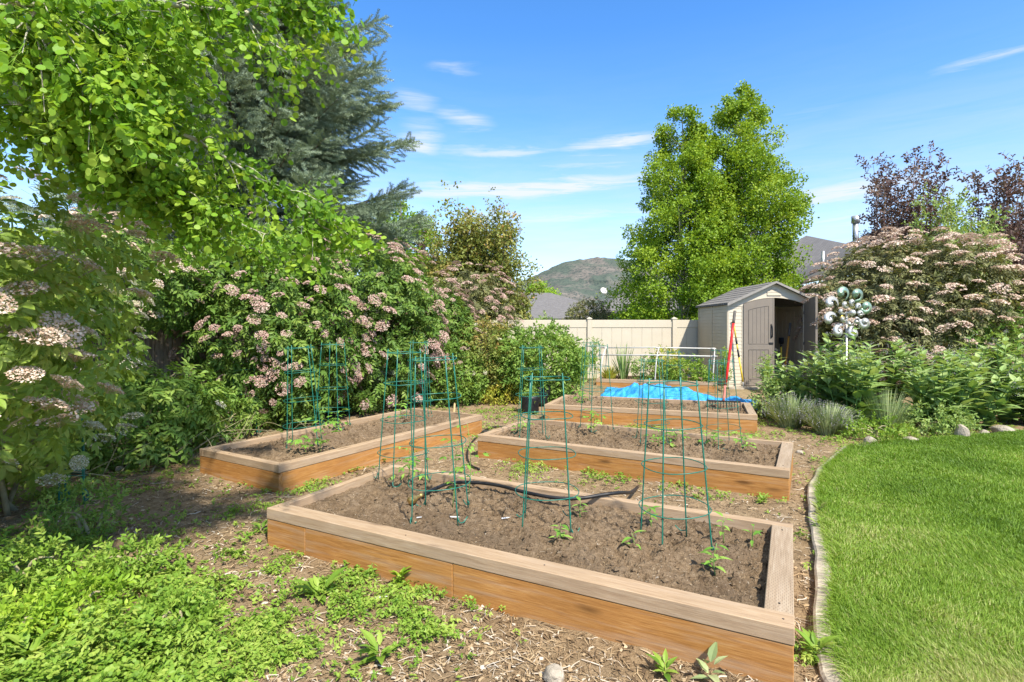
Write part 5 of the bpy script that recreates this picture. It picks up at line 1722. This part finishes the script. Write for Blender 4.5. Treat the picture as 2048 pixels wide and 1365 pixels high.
clump_tree('maple_tree', 'distant lime green tree top above the tan house roof', (3.4, 60, .5), 6.1, [(.3, 1.7), (.6, 1.9), (.85, 1.4), (1, .3)], 40, 30, L_LIME, TR, .8, BARK, 1.1, 5, None, .2)
shrub('shrub', 'purple and olive shrub in front of the tan house windows', (3.55, 24.0, .3), 1.05, .9, .3, 2.65, 1100, L_BRONZE, TS, .28, None, seed=41, gap=.33)
airy_tree('sapling', 'small green sapling before the tan house window', (5.6, 25.5, .3), 2.9, .75, 9, L_WEED, TR, .32, BARK, seed=15, per=18, z0=.4, rad=.02)
shrub('shrub', 'low dark shrub by the eave of the tan house', (1.5, 25.0, .3), .7, .6, 0, 1.95, 300, L_GREEN, TS, .3, None, seed=42)

# blue spruce
def spruce(name, label, base, H, Rmax, seed=0):
    rng = np.random.default_rng(1200 + seed)
    root = thing(name, label, 'spruce', base)
    mb, bb = MB(), MB()
    Pn, D, U, Sz, Rn = [], [], [], [], []
    z = 1.0
    k = 0
    while z < H - .3:
        tz = (z - 1.0) / (H - 1.0)
        R = Rmax * (1 - tz) ** .72 * (1.0 if z > 2.5 else .9)
        for j in range(9 if z < H * .75 else 6):
            a = 2.399 * k + rng.normal(0, .2); k += 1
            r = R * rng.uniform(.72, 1.12)
            dz = r * (.05 + .30 * (tz - .25)) + rng.normal(0, .1)
            zz = z + rng.uniform(-.15, .2)
            e = np.array((r * math.cos(a), r * math.sin(a), zz + dz))
            m1 = np.array((.5 * r * math.cos(a), .5 * r * math.sin(a), zz - .10 * r + .3 * dz))
            c = curve([(0, 0, zz), m1, e, ], 14)
            bb.tube(c, np.linspace(.045 * (1 - tz) + .012, .006, len(c)), 5)
            g = nrm(np.array((math.cos(a), math.sin(a), .1)))
            sd_ = np.array((-math.sin(a), math.cos(a), 0))
            n_ = int(8 + 15 * r / Rmax * 1.1)
            tone = rng.uniform(-.16, .16)
            for f_ in np.linspace(.22, 1.0, n_):
                p_ = np.array([np.interp(f_, np.linspace(0, 1, len(c)), c[:, w_]) for w_ in range(3)])
                for sg in (-1, 1):
                    ln = (.16 + .62 * (1 - f_) ** .8 * min(1, f_ * 2.2)) * r * .55 * rng.uniform(.7, 1.1) + .1
                    d0 = nrm(g * .75 + sg * sd_ * .8 + np.array((0, 0, rng.uniform(-.35, .05))))
                    ns = max(1, int(ln / .17))
                    for q in range(ns):
                        f2 = (q + .2) / ns
                        pp = p_ + d0 * ln * f2 + np.array((0, 0, -.10 * (ln * f2) ** 1.5))
                        for extra in range(2):
                            Pn.append(pp + rng.normal(0, .02, 3))
                            D.append(nrm(d0 + (sg * (1 - 2 * extra)) * sd_ * .25 + g * .35 * extra + rng.normal(0, .28, 3) + np.array((0, 0, -.25 + .45 * (f_ > .8)))))
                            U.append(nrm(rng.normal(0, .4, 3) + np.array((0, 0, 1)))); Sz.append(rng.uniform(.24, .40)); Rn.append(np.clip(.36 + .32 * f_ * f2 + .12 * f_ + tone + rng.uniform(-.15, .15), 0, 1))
        z += .42 if z < H * .75 else .34
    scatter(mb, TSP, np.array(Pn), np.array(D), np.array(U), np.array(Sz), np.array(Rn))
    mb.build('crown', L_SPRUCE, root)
    bb.tube([(0, 0, -.2), (.02, 0, H * .5), (0, 0, H)], (.26, .15, .02), 12)
    bb.build('trunk', BARK, root, True)
    return len(Pn)


spruce('spruce_tree', 'huge blue green spruce towering behind the flowering hedge', (-6.75, 13.8, .1), 18, 4.75)

# ================================================================== THE ASPEN OVER THE VIEWER'S LEFT
def T_aspen_twig(nl=15, r=.056):
    t = TPL()
    for k in range(nl):
        x = (k + .4) / nl
        pd = nrm(np.array((random.uniform(-.1, .7), random.choice((-1, 1)) * random.uniform(.2, 1), random.uniform(-.9, .35))))
        pl = .10 * random.uniform(.7, 1.3)
        p0_, p1_ = np.array((x, 0, -.05 * x * x)), np.array((x, 0, -.05 * x * x)) + pd * pl
        s_ = np.array((.0035, .0035, 0))
        t.put((np.array([p0_ - s_, p0_ + s_, p1_ + s_ * .6, p1_ - s_ * .6]), np.array([[0, 1, 2, 3]])))
        R = rot('Z', math.atan2(pd[1], pd[0]) + random.uniform(-.4, .4)) @ rot('Y', random.uniform(.1, 1.3)) @ rot('X', random.uniform(-1.2, 1.2))
        t.put(roundleaf(r * random.uniform(.75, 1.15), 9), R, p1_)
    t.put((np.array([(0, .008, 0), (0, -.008, 0), (1, 0, -.05)]), np.array([[0, 1, 2]])))
    return t.done()


TAS = [T_aspen_twig() for _ in range(6)]
root = thing('aspen_tree', 'aspen reaching in overhead with round fresh leaves on drooping pale branches', 'tree', (-5.0, 2.6, 0))
o0 = np.array((-5.0, 2.6, 0))
rng = np.random.default_rng(77)
tb = MB(); tb.tube([(0, 0, -.2), (.05, .05, 3), (0, .1, 7.5)], (.17, .12, .03), 12); tb.build('trunk', PALEBARK, root, True)
limbs_px = [
    [(0, 75, 3.7), (100, 118, 3.7), (200, 182, 3.75), (300, 240, 3.85), (400, 285, 3.95), (480, 335, 4.05), (570, 395, 4.2), (645, 455, 4.35)],
    [(0, 205, 3.7), (95, 232, 3.7), (190, 276, 3.8), (270, 315, 3.9), (340, 365, 4.0), (420, 420, 4.1)],
    [(200, -60, 3.6), (314, 0, 3.5), (380, 15, 3.6), (472, 28, 3.7), (530, 78, 3.8), (595, 118, 3.9)],
    [(350, -30, 3.9), (472, 28, 3.8), (520, 8, 3.9), (565, 5, 4.0), (610, 22, 4.05)],
    [(-60, 170, 3.9), (70, 215, 3.9), (180, 290, 4.0), (290, 365, 4.1), (360, 410, 4.2)],
    [(-40, -20, 3.9), (90, 10, 3.9), (180, 60, 4.0), (250, 120, 4.1), (300, 190, 4.2)],
    [(-40, 130, 4.4), (120, 190, 4.5), (260, 270, 4.6), (380, 350, 4.7), (470, 440, 4.9), (560, 480, 5.0)],
    [(-30, 20, 3.2), (60, 60, 3.2), (140, 130, 3.25), (200, 220, 3.3)],
    [(0, 190, 4.6), (150, 270, 4.7), (280, 380, 4.8), (400, 470, 4.9), (520, 500, 5.0)],
    [(60, -50, 4.4), (180, 0, 4.4), (280, 50, 4.5), (340, 100, 4.6)],
    [(-20, 130, 5.2), (150, 200, 5.2), (300, 310, 5.3), (430, 400, 5.4)],
    [(-60, 60, 5.0), (100, 110, 5.0), (230, 170, 5.1), (330, 230, 5.2)], [(-60, -40, 5.0), (60, 20, 5.0), (170, 90, 5.1), (250, 150, 5.3)], [(-60, 90, 4.0), (40, 135, 4.0), (130, 200, 4.1), (220, 290, 4.2)], [(-60, -20, 3.4), (60, 20, 3.4), (190, 60, 3.5), (280, 120, 3.6)]]
Pn, D, U, Sz = [], [], [], []
for li, L_ in enumerate(limbs_px):
    w3 = np.array([P(p_[0], p_[1], p_[2] * (.76 if p_[2] < 4.55 else 1)) for p_ in L_]) - o0
    zt = max(1.6, w3[0][2] - .5)
    c = curve(np.concatenate([[(0.02, .05, zt)], w3]), 46)
    lb = MB(); lb.tube(c, np.linspace(.021 if li < 6 else .016, .0035, len(c)), 8)
    T_ = nrm(np.gradient(c, axis=0))
    sb = lb
    inside = np.where(c[:, 0] + o0[0] > -(c[:, 1] + o0[1]) * 1.05)[0]
    for k in range((38, 38, 13, 15, 38, 30)[li] if li < 6 else 36):
        i_ = rng.choice(inside)
        p_ = c[i_]; d_ = nrm(T_[i_] * .9 + rng.normal(0, .55, 3) + np.array((.1, .0, -.28)))
        ln = (.45 if li in (2, 3) else .74 if li < 9 else 1.0) * rng.uniform(.22, .62) * (1.0 - .45 * i_ / len(c))
        cc = curve([p_, p_ + d_ * ln * .5 + np.array((0, 0, .02)), p_ + d_ * ln + np.array((0, 0, -.10 * ln))], 7)
        sb.tube(cc, np.linspace(.006, .0018, len(cc)), 5, cap=False)
        td = nrm(np.gradient(cc, axis=0))
        for q in np.arange(.25, 1.01, .23):
            j = int(q * (len(cc) - 1))
            Pn.append(cc[j]); D.append(td[j] + rng.normal(0, .45, 3)); U.append(np.array((0, 0, 1)) + rng.normal(0, .5, 3)); Sz.append(rng.uniform(.24, .36))
    lb.build('branch', PALEBARK, root, True)
    for i_ in inside[::3]:
        Pn.append(c[i_]); D.append(T_[i_] + rng.normal(0, .6, 3)); U.append(np.array((0, 0, 1)) + rng.normal(0, .5, 3)); Sz.append(rng.uniform(.22, .34))
mb = MB(); scatter(mb, TAS, np.array(Pn), np.array(D), np.array(U), np.array(Sz), None, .38)
mb.build('foliage', L_ASPEN, root)

# ================================================================== SEEDLINGS IN THE BEDS
TPEP = [TPL().put(leaf(1, .42, 4, .25, .35, ([0, .15, .45, .8, 1], [.15, .85, 1, .45, .02]))).done() for _ in range(3)]


def seedling(label, px, py, z, h, n, seed, kind='pepper', ls=.075):
    rng = np.random.default_rng(1500 + seed)
    root = thing('seedling', label, 'seedling', G(px, py, z), 0, 'vegetable seedlings')
    sb = MB(); e = np.array((rng.normal(0, .05) * h, rng.normal(0, .05) * h, h)); c = curve([(0, 0, -.03), e * .5 + rng.normal(0, .012, 3), e], 7); sb.tube(c, np.linspace(.0042, .002, len(c)), 6)
    k = np.arange(n); f_ = .3 + .7 * (k + .5) / n; a = 2.4 * k + rng.uniform(0, 6)
    pp = np.stack([np.interp(f_, np.linspace(0, 1, len(c)), c[:, w_]) for w_ in range(3)], -1)
    D_ = np.stack([np.cos(a), np.sin(a), rng.uniform(-.1, .7, n)], -1)
    mb = MB()
    if kind == 'pepper':
        scatter(mb, TPEP, pp + nrm(D_) * .012, D_, np.array((0, 0, 1.)) + 0 * D_ - .3 * D_, ls * rng.uniform(.7, 1.2, n))
    else:
        for i in range(n): sb.tube([pp[i], pp[i] + nrm(D_[i]) * ls * .5], .0018, 5)
        scatter(mb, TE5, pp, D_, np.array((0, 0, 1.)) + 0 * D_, ls * 2.0 * rng.uniform(.7, 1.15, n))
    mb.build('foliage', L_SEED, root); sb.build('stem', STEM, root, True)


seedling('pepper seedling at the front foot of the middle short cage', 1120, 1092, .245, .15, 9, 1)
seedling('pepper seedling at the foot of the lawn side cage beside the long white tag', 1263, 1112, .245, .15, 9, 2)
seedling('largest pepper seedling, by the pitted board in the closest bed', 1432, 1150, .24, .19, 10, 3, ls=.09)
seedling('pepper seedling behind the lawn side cage near the far rim', 1448, 1080, .24, .16, 8, 4)
seedling('pepper seedling inside the lawn side cage', 1303, 1053, .25, .15, 9, 5)
seedling('small pepper seedling between the lawn side cage and the middle cage', 1160, 1030, .25, .11, 7, 6)
seedling('leggy tomato plant climbing inside the nozzle cage', 905, 1010, .26, .55, 9, 7, 'tomato', .075)
seedling('tomato plant in the far corner cage of the closest bed', 815, 968, .25, .34, 9, 8, 'tomato', .085)
seedling('lanky tomato shoot on the lawn side of the nozzle cage', 938, 985, .26, .62, 8, 9, 'tomato', .07)
seedling('tomato plant in the cage nearest the shadowed bed end', 612, 905, .25, .22, 8, 10, 'tomato', .09)
seedling('tomato plant against the rim under the second hedge side cage', 640, 905, .25, .42, 9, 11, 'tomato', .085)
seedling('tomato plant inside the second hedge side cage', 672, 858, .25, .26, 9, 12, 'tomato', .09)
seedling('tomato plant in the far cage of the hedge side bed', 800, 845, .25, .35, 10, 13, 'tomato', .10)
seedling('tomato plant in the rear row cage of the middle bed', 1187, 866, .25, .34, 10, 14, 'tomato', .09)
seedling('tomato plant in the hedge end cage of the middle bed', 1047, 868, .25, .22, 8, 15, 'tomato', .08)
seedling('seedling in the cage before the tarp', 1318, 893, .25, .20, 9, 16, 'tomato', .08)
seedling('seedling between the cage before the tarp and the leaning cage', 1350, 884, .25, .16, 8, 17, 'tomato', .08)
seedling('seedling at the foot of the leaning cage nearest the lawn', 1492, 905, .25, .22, 9, 18, 'tomato', .08)
seedling('seedling inside the leaning cage', 1425, 893, .25, .19, 9, 19, 'tomato', .08)
seedling('seedling at the grow bag end of the tarp side bed', 1163, 806, .25, .24, 9, 20, 'tomato', .09)
seedling('thin grassy seedling near the pitted board of the closest bed', 1505, 1088, .24, .13, 5, 21)

# ================================================================== WEEDS, STRAW AND STONES
TW = []
for _ in range(4):
    t_ = TPL()
    for k in range(7):
        R = rot('Z', 2.4 * k + random.uniform(-.3, .3)) @ rot('Y', random.uniform(-.9, .0))
        t_.put(leaf(random.uniform(.6, 1.0), .42, 2, .2, .3), R, (random.uniform(-.15, .15), random.uniform(-.15, .15), random.uniform(0, .35)))
    TW.append(t_.done())
TRD = []
for _ in range(4):
    t_ = TPL()
    for k in range(8):
        R_ = rot('Z', 2.4 * k + random.uniform(-.3, .3)) @ rot('Y', random.uniform(-.7, .2))
        t_.put(roundleaf(random.uniform(.22, .34), 7, .3), R_, (random.uniform(-.3, .3), random.uniform(-.3, .3), random.uniform(0, .4)))
    TRD.append(t_.done())
SPOTS = [  # px, py, spread in px, weight: green patches on the ground as the photo shows them
    (120, 1330, 230, 1.3), (330, 1330, 210, 1.2), (260, 1200, 170, 1.0), (450, 1220, 150, 1.0), (560, 1120, 110, .9), (420, 1130, 110, .8), (650, 1230, 110, .9), (120, 1180, 150, 1.2), (520, 1330, 140, .8), (700, 1330, 110, .8), (840, 1220, 110, .6), (900, 1300, 60, .35), (600, 1280, 120, .9),
    (660, 1180, 80, .8), (470, 1030, 70, .7), (580, 975, 70, .9), (640, 950, 60, .6), (690, 935, 60, .5), (330, 1090, 80, .5), (730, 900, 40, .4), (1060, 935, 50, .55), (1100, 920, 50, .5), (1240, 950, 60, .7), (1180, 945, 50, .55), (1340, 965, 40, .4),
    (1450, 985, 60, .5), (1520, 1000, 35, .5), (1640, 1010, 30, .6), (1640, 960, 35, .6), (1620, 930, 40, .5), (1620, 1080, 24, .5), (1640, 1130, 20, .6), (1620, 1320, 30, .9), (1000, 830, 60, .9), (960, 860, 40, .6), (1050, 860, 40, .5), (1540, 850, 60, .8), (1600, 870, 50, .8), (1680, 880, 60, 1.0), (1780, 865, 80, 1.0), (1900, 858, 100, .9), (1560, 800, 60, .8), (880, 810, 80, .8), (200, 970, 120, .7), (380, 930, 80, .6), (1100, 835, 20, .4), (1430, 880, 40, .0), (1290, 862, 40, .6), (1490, 872, 40, .6), (70, 1100, 120, 1.1)]
n = 130000
yy = 2.2 + 9.5 * RNG.random(n) ** 1.9
xx = RNG.uniform(-1.02, 1.02, n) * yy
pxx = 1024 + xx / yy * F; pyy = HZ + CH * F / yy
dens = np.zeros(n)
for (a_, b_, s_, w_) in SPOTS:
    sx0, sy0, _ = G(a_, b_)
    rad = s_ / F * sy0
    dens = np.maximum(dens, min(w_, .85) * np.exp(-((xx - sx0) ** 2 + ((yy - sy0) / 1.25) ** 2) / (rad ** 2) * .9))
q = np.stack([xx, yy, 0 * xx], -1)
dens = 1.2 * dens * (.07 + 2.9 * np.clip(fbm(q * 4.2, 4) - .42, 0, 1) * 1.7)


def inbed(xx, yy, pad=.0):
    m = np.zeros(len(xx), bool)
    for (ox, oy, ang, L, W) in ((-1.97, 4.305, 27.4, 3.75, 1.56), (-.47, 7.25, 29, 3.75, 1.52), (.61, 10.1, 20, 3.66, 1.55), (2.10, 13.42, 16.7, 2.85, 1.15), (-3.735, 6.41, 31, 1.5, 3.8)):
        a = math.radians(ang); u = (xx - ox) * math.cos(a) - (yy - oy) * math.sin(a); v = (xx - ox) * math.sin(a) + (yy - oy) * math.cos(a)
        m |= (u > -pad) & (u < L + pad) & (v > -pad) & (v < W + pad)
    return m


inlawn = xx > edge_x(yy) - .11
keep = (RNG.random(n) < dens) & ~inbed(xx, yy, .015) & ~inlawn
xx, yy, dn = xx[keep], yy[keep], dens[keep]
k = len(xx)
hgt = .25 + .75 * np.clip((-.42 * yy - xx) / .7, 0, 1) * np.clip((4.4 - yy) / .8, 0, 1)          # the near corner grows taller
zz = .01 + RNG.random(k) ** 1.5 * (.035 + .08 * np.clip(dn - .75, 0, 1) * hgt + .12 * np.clip(hgt - .25, 0, 1) * dn) + .01 * dn
mb = MB()
sel = fbm(np.stack([xx, yy, 0 * xx], -1) * 1.8 + 21, 2) + RNG.normal(0, .05, k)
wd3 = [sel < .47, (sel >= .47) & (sel < .74), sel >= .74]
Pw = np.stack([xx, yy, zz], -1); Dw = nrm(np.stack([RNG.normal(size=k), RNG.normal(size=k), RNG.normal(0, .25, k)], -1))
Uw = nrm(np.stack([RNG.normal(0, .35, k), RNG.normal(-.15, .35, k), np.ones(k)], -1))
Sw = (.016 + .011 * RNG.random(k)) * (1 + .045 * yy) * (1 + .55 * hgt)
for tp_, m_, f_ in ((TW, wd3[0], 1.0), (TE5, wd3[1], 2.1), (TRD, wd3[2], .95)):
    scatter(mb, tp_, Pw[m_], Dw[m_], Uw[m_], Sw[m_] * f_, np.clip(RNG.uniform(.2, .8, m_.sum()) + (f_ > 2) * .12, 0, 1))
tag(mb.build('weeds', L_WEED), kind='stuff')

# straw, chips and dead stalks on the bare ground
n = 95000
yy = 2.2 + 9.0 * RNG.random(n) ** 1.9; xx = RNG.uniform(-1.0, 1.0, n) * yy
q = np.stack([xx, yy, 0 * xx], -1)
keep = ~inbed(xx, yy, .005) & (xx < edge_x(yy) - .1) & (RNG.random(n) < .25 + 1.1 * np.clip(fbm(q * 2.4 + 7, 3) - .3, 0, 1))
xx, yy = xx[keep], yy[keep]; k = len(xx)
q = np.stack([xx, yy, 0 * xx], -1)
zg = gz(xx, yy) + (fbm(q * 1.6, 3) - .5) * .05 + (fbm(q * 11, 3) - .5) * .035
mb = MB(); chips(mb, np.stack([xx, yy, zg + .006], -1), RNG.uniform(.015, .10, k) * RNG.uniform(.5, 1.5, k), RNG.uniform(.0018, .006, k) * (1 + .06 * yy), .25)
k2 = 9000                                            # flat dead leaves and bark chips
s_ = RNG.integers(0, k, k2)
chips(mb, np.stack([xx[s_] + .02, yy[s_] + .02, zg[s_] + .008], -1), RNG.uniform(.012, .04, k2), RNG.uniform(.008, .02, k2), .5)
tag(mb.build('mulch', STRAW), kind='stuff')


def leafplant(name, label, px, py, n, ls, h, mat_, seed, cat='weed', tp=None, z=0.0, grp='weeds around the closest bed'):
    rng = np.random.default_rng(1700 + seed)
    a = 2.4 * np.arange(n) + rng.normal(0, .3, n)
    f_ = rng.random(n)
    pp = np.stack([.25 * ls * np.cos(a) * f_, .25 * ls * np.sin(a) * f_, .01 + h * f_ * .6], -1)
    D_ = np.stack([np.cos(a), np.sin(a), .25 + 1.3 * f_], -1)
    mb = MB(); scatter(mb, tp or TPEP, pp, D_, np.array((0, 0, 1.)) - .35 * D_, ls * .8 * rng.uniform(.55, 1.2, n), None, .4)
    o = mb.build(name, mat_); o.location = G(px, py, z)
    return tag(o, label, cat, grp)


leafplant('rosette_weed', 'long leaved rosette weed in the clover before the closest bed', 640, 1200, 11, .19, .12, L_WEED, 1)
leafplant('rosette_weed', 'broad leaved weed cluster beside the pale stone in front', 760, 1322, 16, .13, .10, L_WEED, 2)
leafplant('rosette_weed', 'rounded leafy weed squeezed between the bed corner and the kerb', 1632, 1318, 26, .12, .10, L_WEED, 3)
leafplant('rosette_weed', 'bright mounded weed against the middle of the closest bed front', 800, 1172, 30, .085, .14, L_LIME, 4)
leafplant('rosette_weed', 'small leafy weed at the hedge end corner of the closest bed', 524, 1068, 9, .11, .13, L_WEED, 5)
leafplant('rosette_weed', 'crinkled green weed mound before the middle bed', 1525, 1008, 26, .08, .08, L_WEED, 6)
leafplant('rosette_weed', 'low weed under the closest bed board near the lawn end', 1330, 1352, 16, .10, .08, L_WEED, 7)
leafplant('rosette_weed', 'pointed leaf weed touching the closest bed board near its knot', 1418, 1362, 8, .14, .16, L_SAGE, 8)
leafplant('rosette_weed', 'tufted weed on the kerb beside the closest bed', 1636, 1062, 22, .09, .12, L_WEED, 9)
leafplant('rosette_weed', 'reddish tipped weed standing on the kerb', 1638, 1040, 14, .085, .20, L_SERV, 10)
leafplant('rosette_weed', 'tall toothed weed in the near corner greenery', 215, 1290, 20, .11, .22, L_LIME, 11)
leafplant('rosette_weed', 'long willowy leaved weed at the bottom corner', 60, 1350, 26, .13, .25, L_WEED, 12)
# bindweed climbing the board
for i, (px, py, h_, lab) in enumerate([(622, 1098, .20, 'bindweed shoot climbing the front board of the closest bed'), (700, 1120, .08, 'short bindweed shoot at the foot of the closest bed board'), (745, 1150, .07, 'bindweed runner farther along the closest bed board')]):
    root = thing('bindweed', lab, 'weed', G(px, py, .0), 0, 'bindweed on the closest bed')
    c = curve([(0, -.02, 0), (.01, -.012, h_ * .5), (-.005, .0, h_), (.02, .02, h_ * 1.3)], 12)
    m_ = MB(); m_.tube(c, .0022, 5); m_.build('stem', STEM, root, True)
    m_ = MB(); k = 16; ii = RNG.integers(0, len(c), k); a = RNG.uniform(-2.6, -.4, k)
    scatter(m_, TPEP, c[ii], np.stack([np.cos(a), np.sin(a) * .7, RNG.uniform(-.2, .5, k)], -1), np.stack([0 * a, -np.ones(k), .8 + 0 * a], -1), .042 * RNG.uniform(.7, 1.2, k)); m_.build('foliage', L_WEED, root)


def rock(label, pos, s, seed, name='rock'):
    rng = np.random.default_rng(seed)
    d = fib(260)
    r = .72 + .5 * fbm(d * 1.6 + seed * 5.1, 4)
    for k in range(7):
        nn = nrm(rng.normal(size=3)); pl = rng.uniform(.72, .95)
        dd = d @ nn; r = np.where(dd > .25, np.minimum(r, pl / np.maximum(dd, .25)), r)
    V = d * r[:, None]
    import bmesh
    bm = bmesh.new()
    for v_ in V: bm.verts.new(v_ * np.array(s))
    bmesh.ops.convex_hull(bm, input=bm.verts)
    me = bpy.data.meshes.new(name); bm.to_mesh(me); bm.free(); me.materials.append(STONE)
    o = link(name, me); o.location = pos; o.rotation_euler = (0, 0, rng.uniform(0, 6))
    return tag(o, label, 'rock', 'stones in the garden')


rock('pale angular stone on the straw at the bottom edge', G(1108, 1352, .02), (.055, .05, .05), 1)
rock('rounded pale stone at the bend of the kerb', G(1742, 886, .04), (.11, .10, .10), 2)
rock('pale flat stone just past the rounded stone at the kerb bend', G(1822, 882, .03), (.13, .10, .07), 3)
rock('upright angular stone below the low comfrey', G(1925, 868, .08), (.11, .09, .17), 4)
rock('broad stone under the end of the comfrey border', G(2005, 862, .05), (.16, .11, .09), 5)
rock('small stone beside the upright angular stone', G(1968, 868, .03), (.10, .07, .07), 6)
rock('grey stone half hidden in the grassy clump', G(1670, 858, .05), (.14, .10, .08), 7)
rock('small stone among the weeds between lavender and kerb', G(1700, 900, .02), (.06, .05, .04), 8)
rock('white stone on the soil path at the end of the closest bed', G(1600, 905, .01), (.05, .04, .03), 9)
rock('little grey stone on the mulch near the hedge side bed', G(240, 940, .02), (.06, .05, .05), 10)
rock('stone set in the far lawn border behind the broad stone', G(1880, 850, .05), (.13, .1, .08), 11)
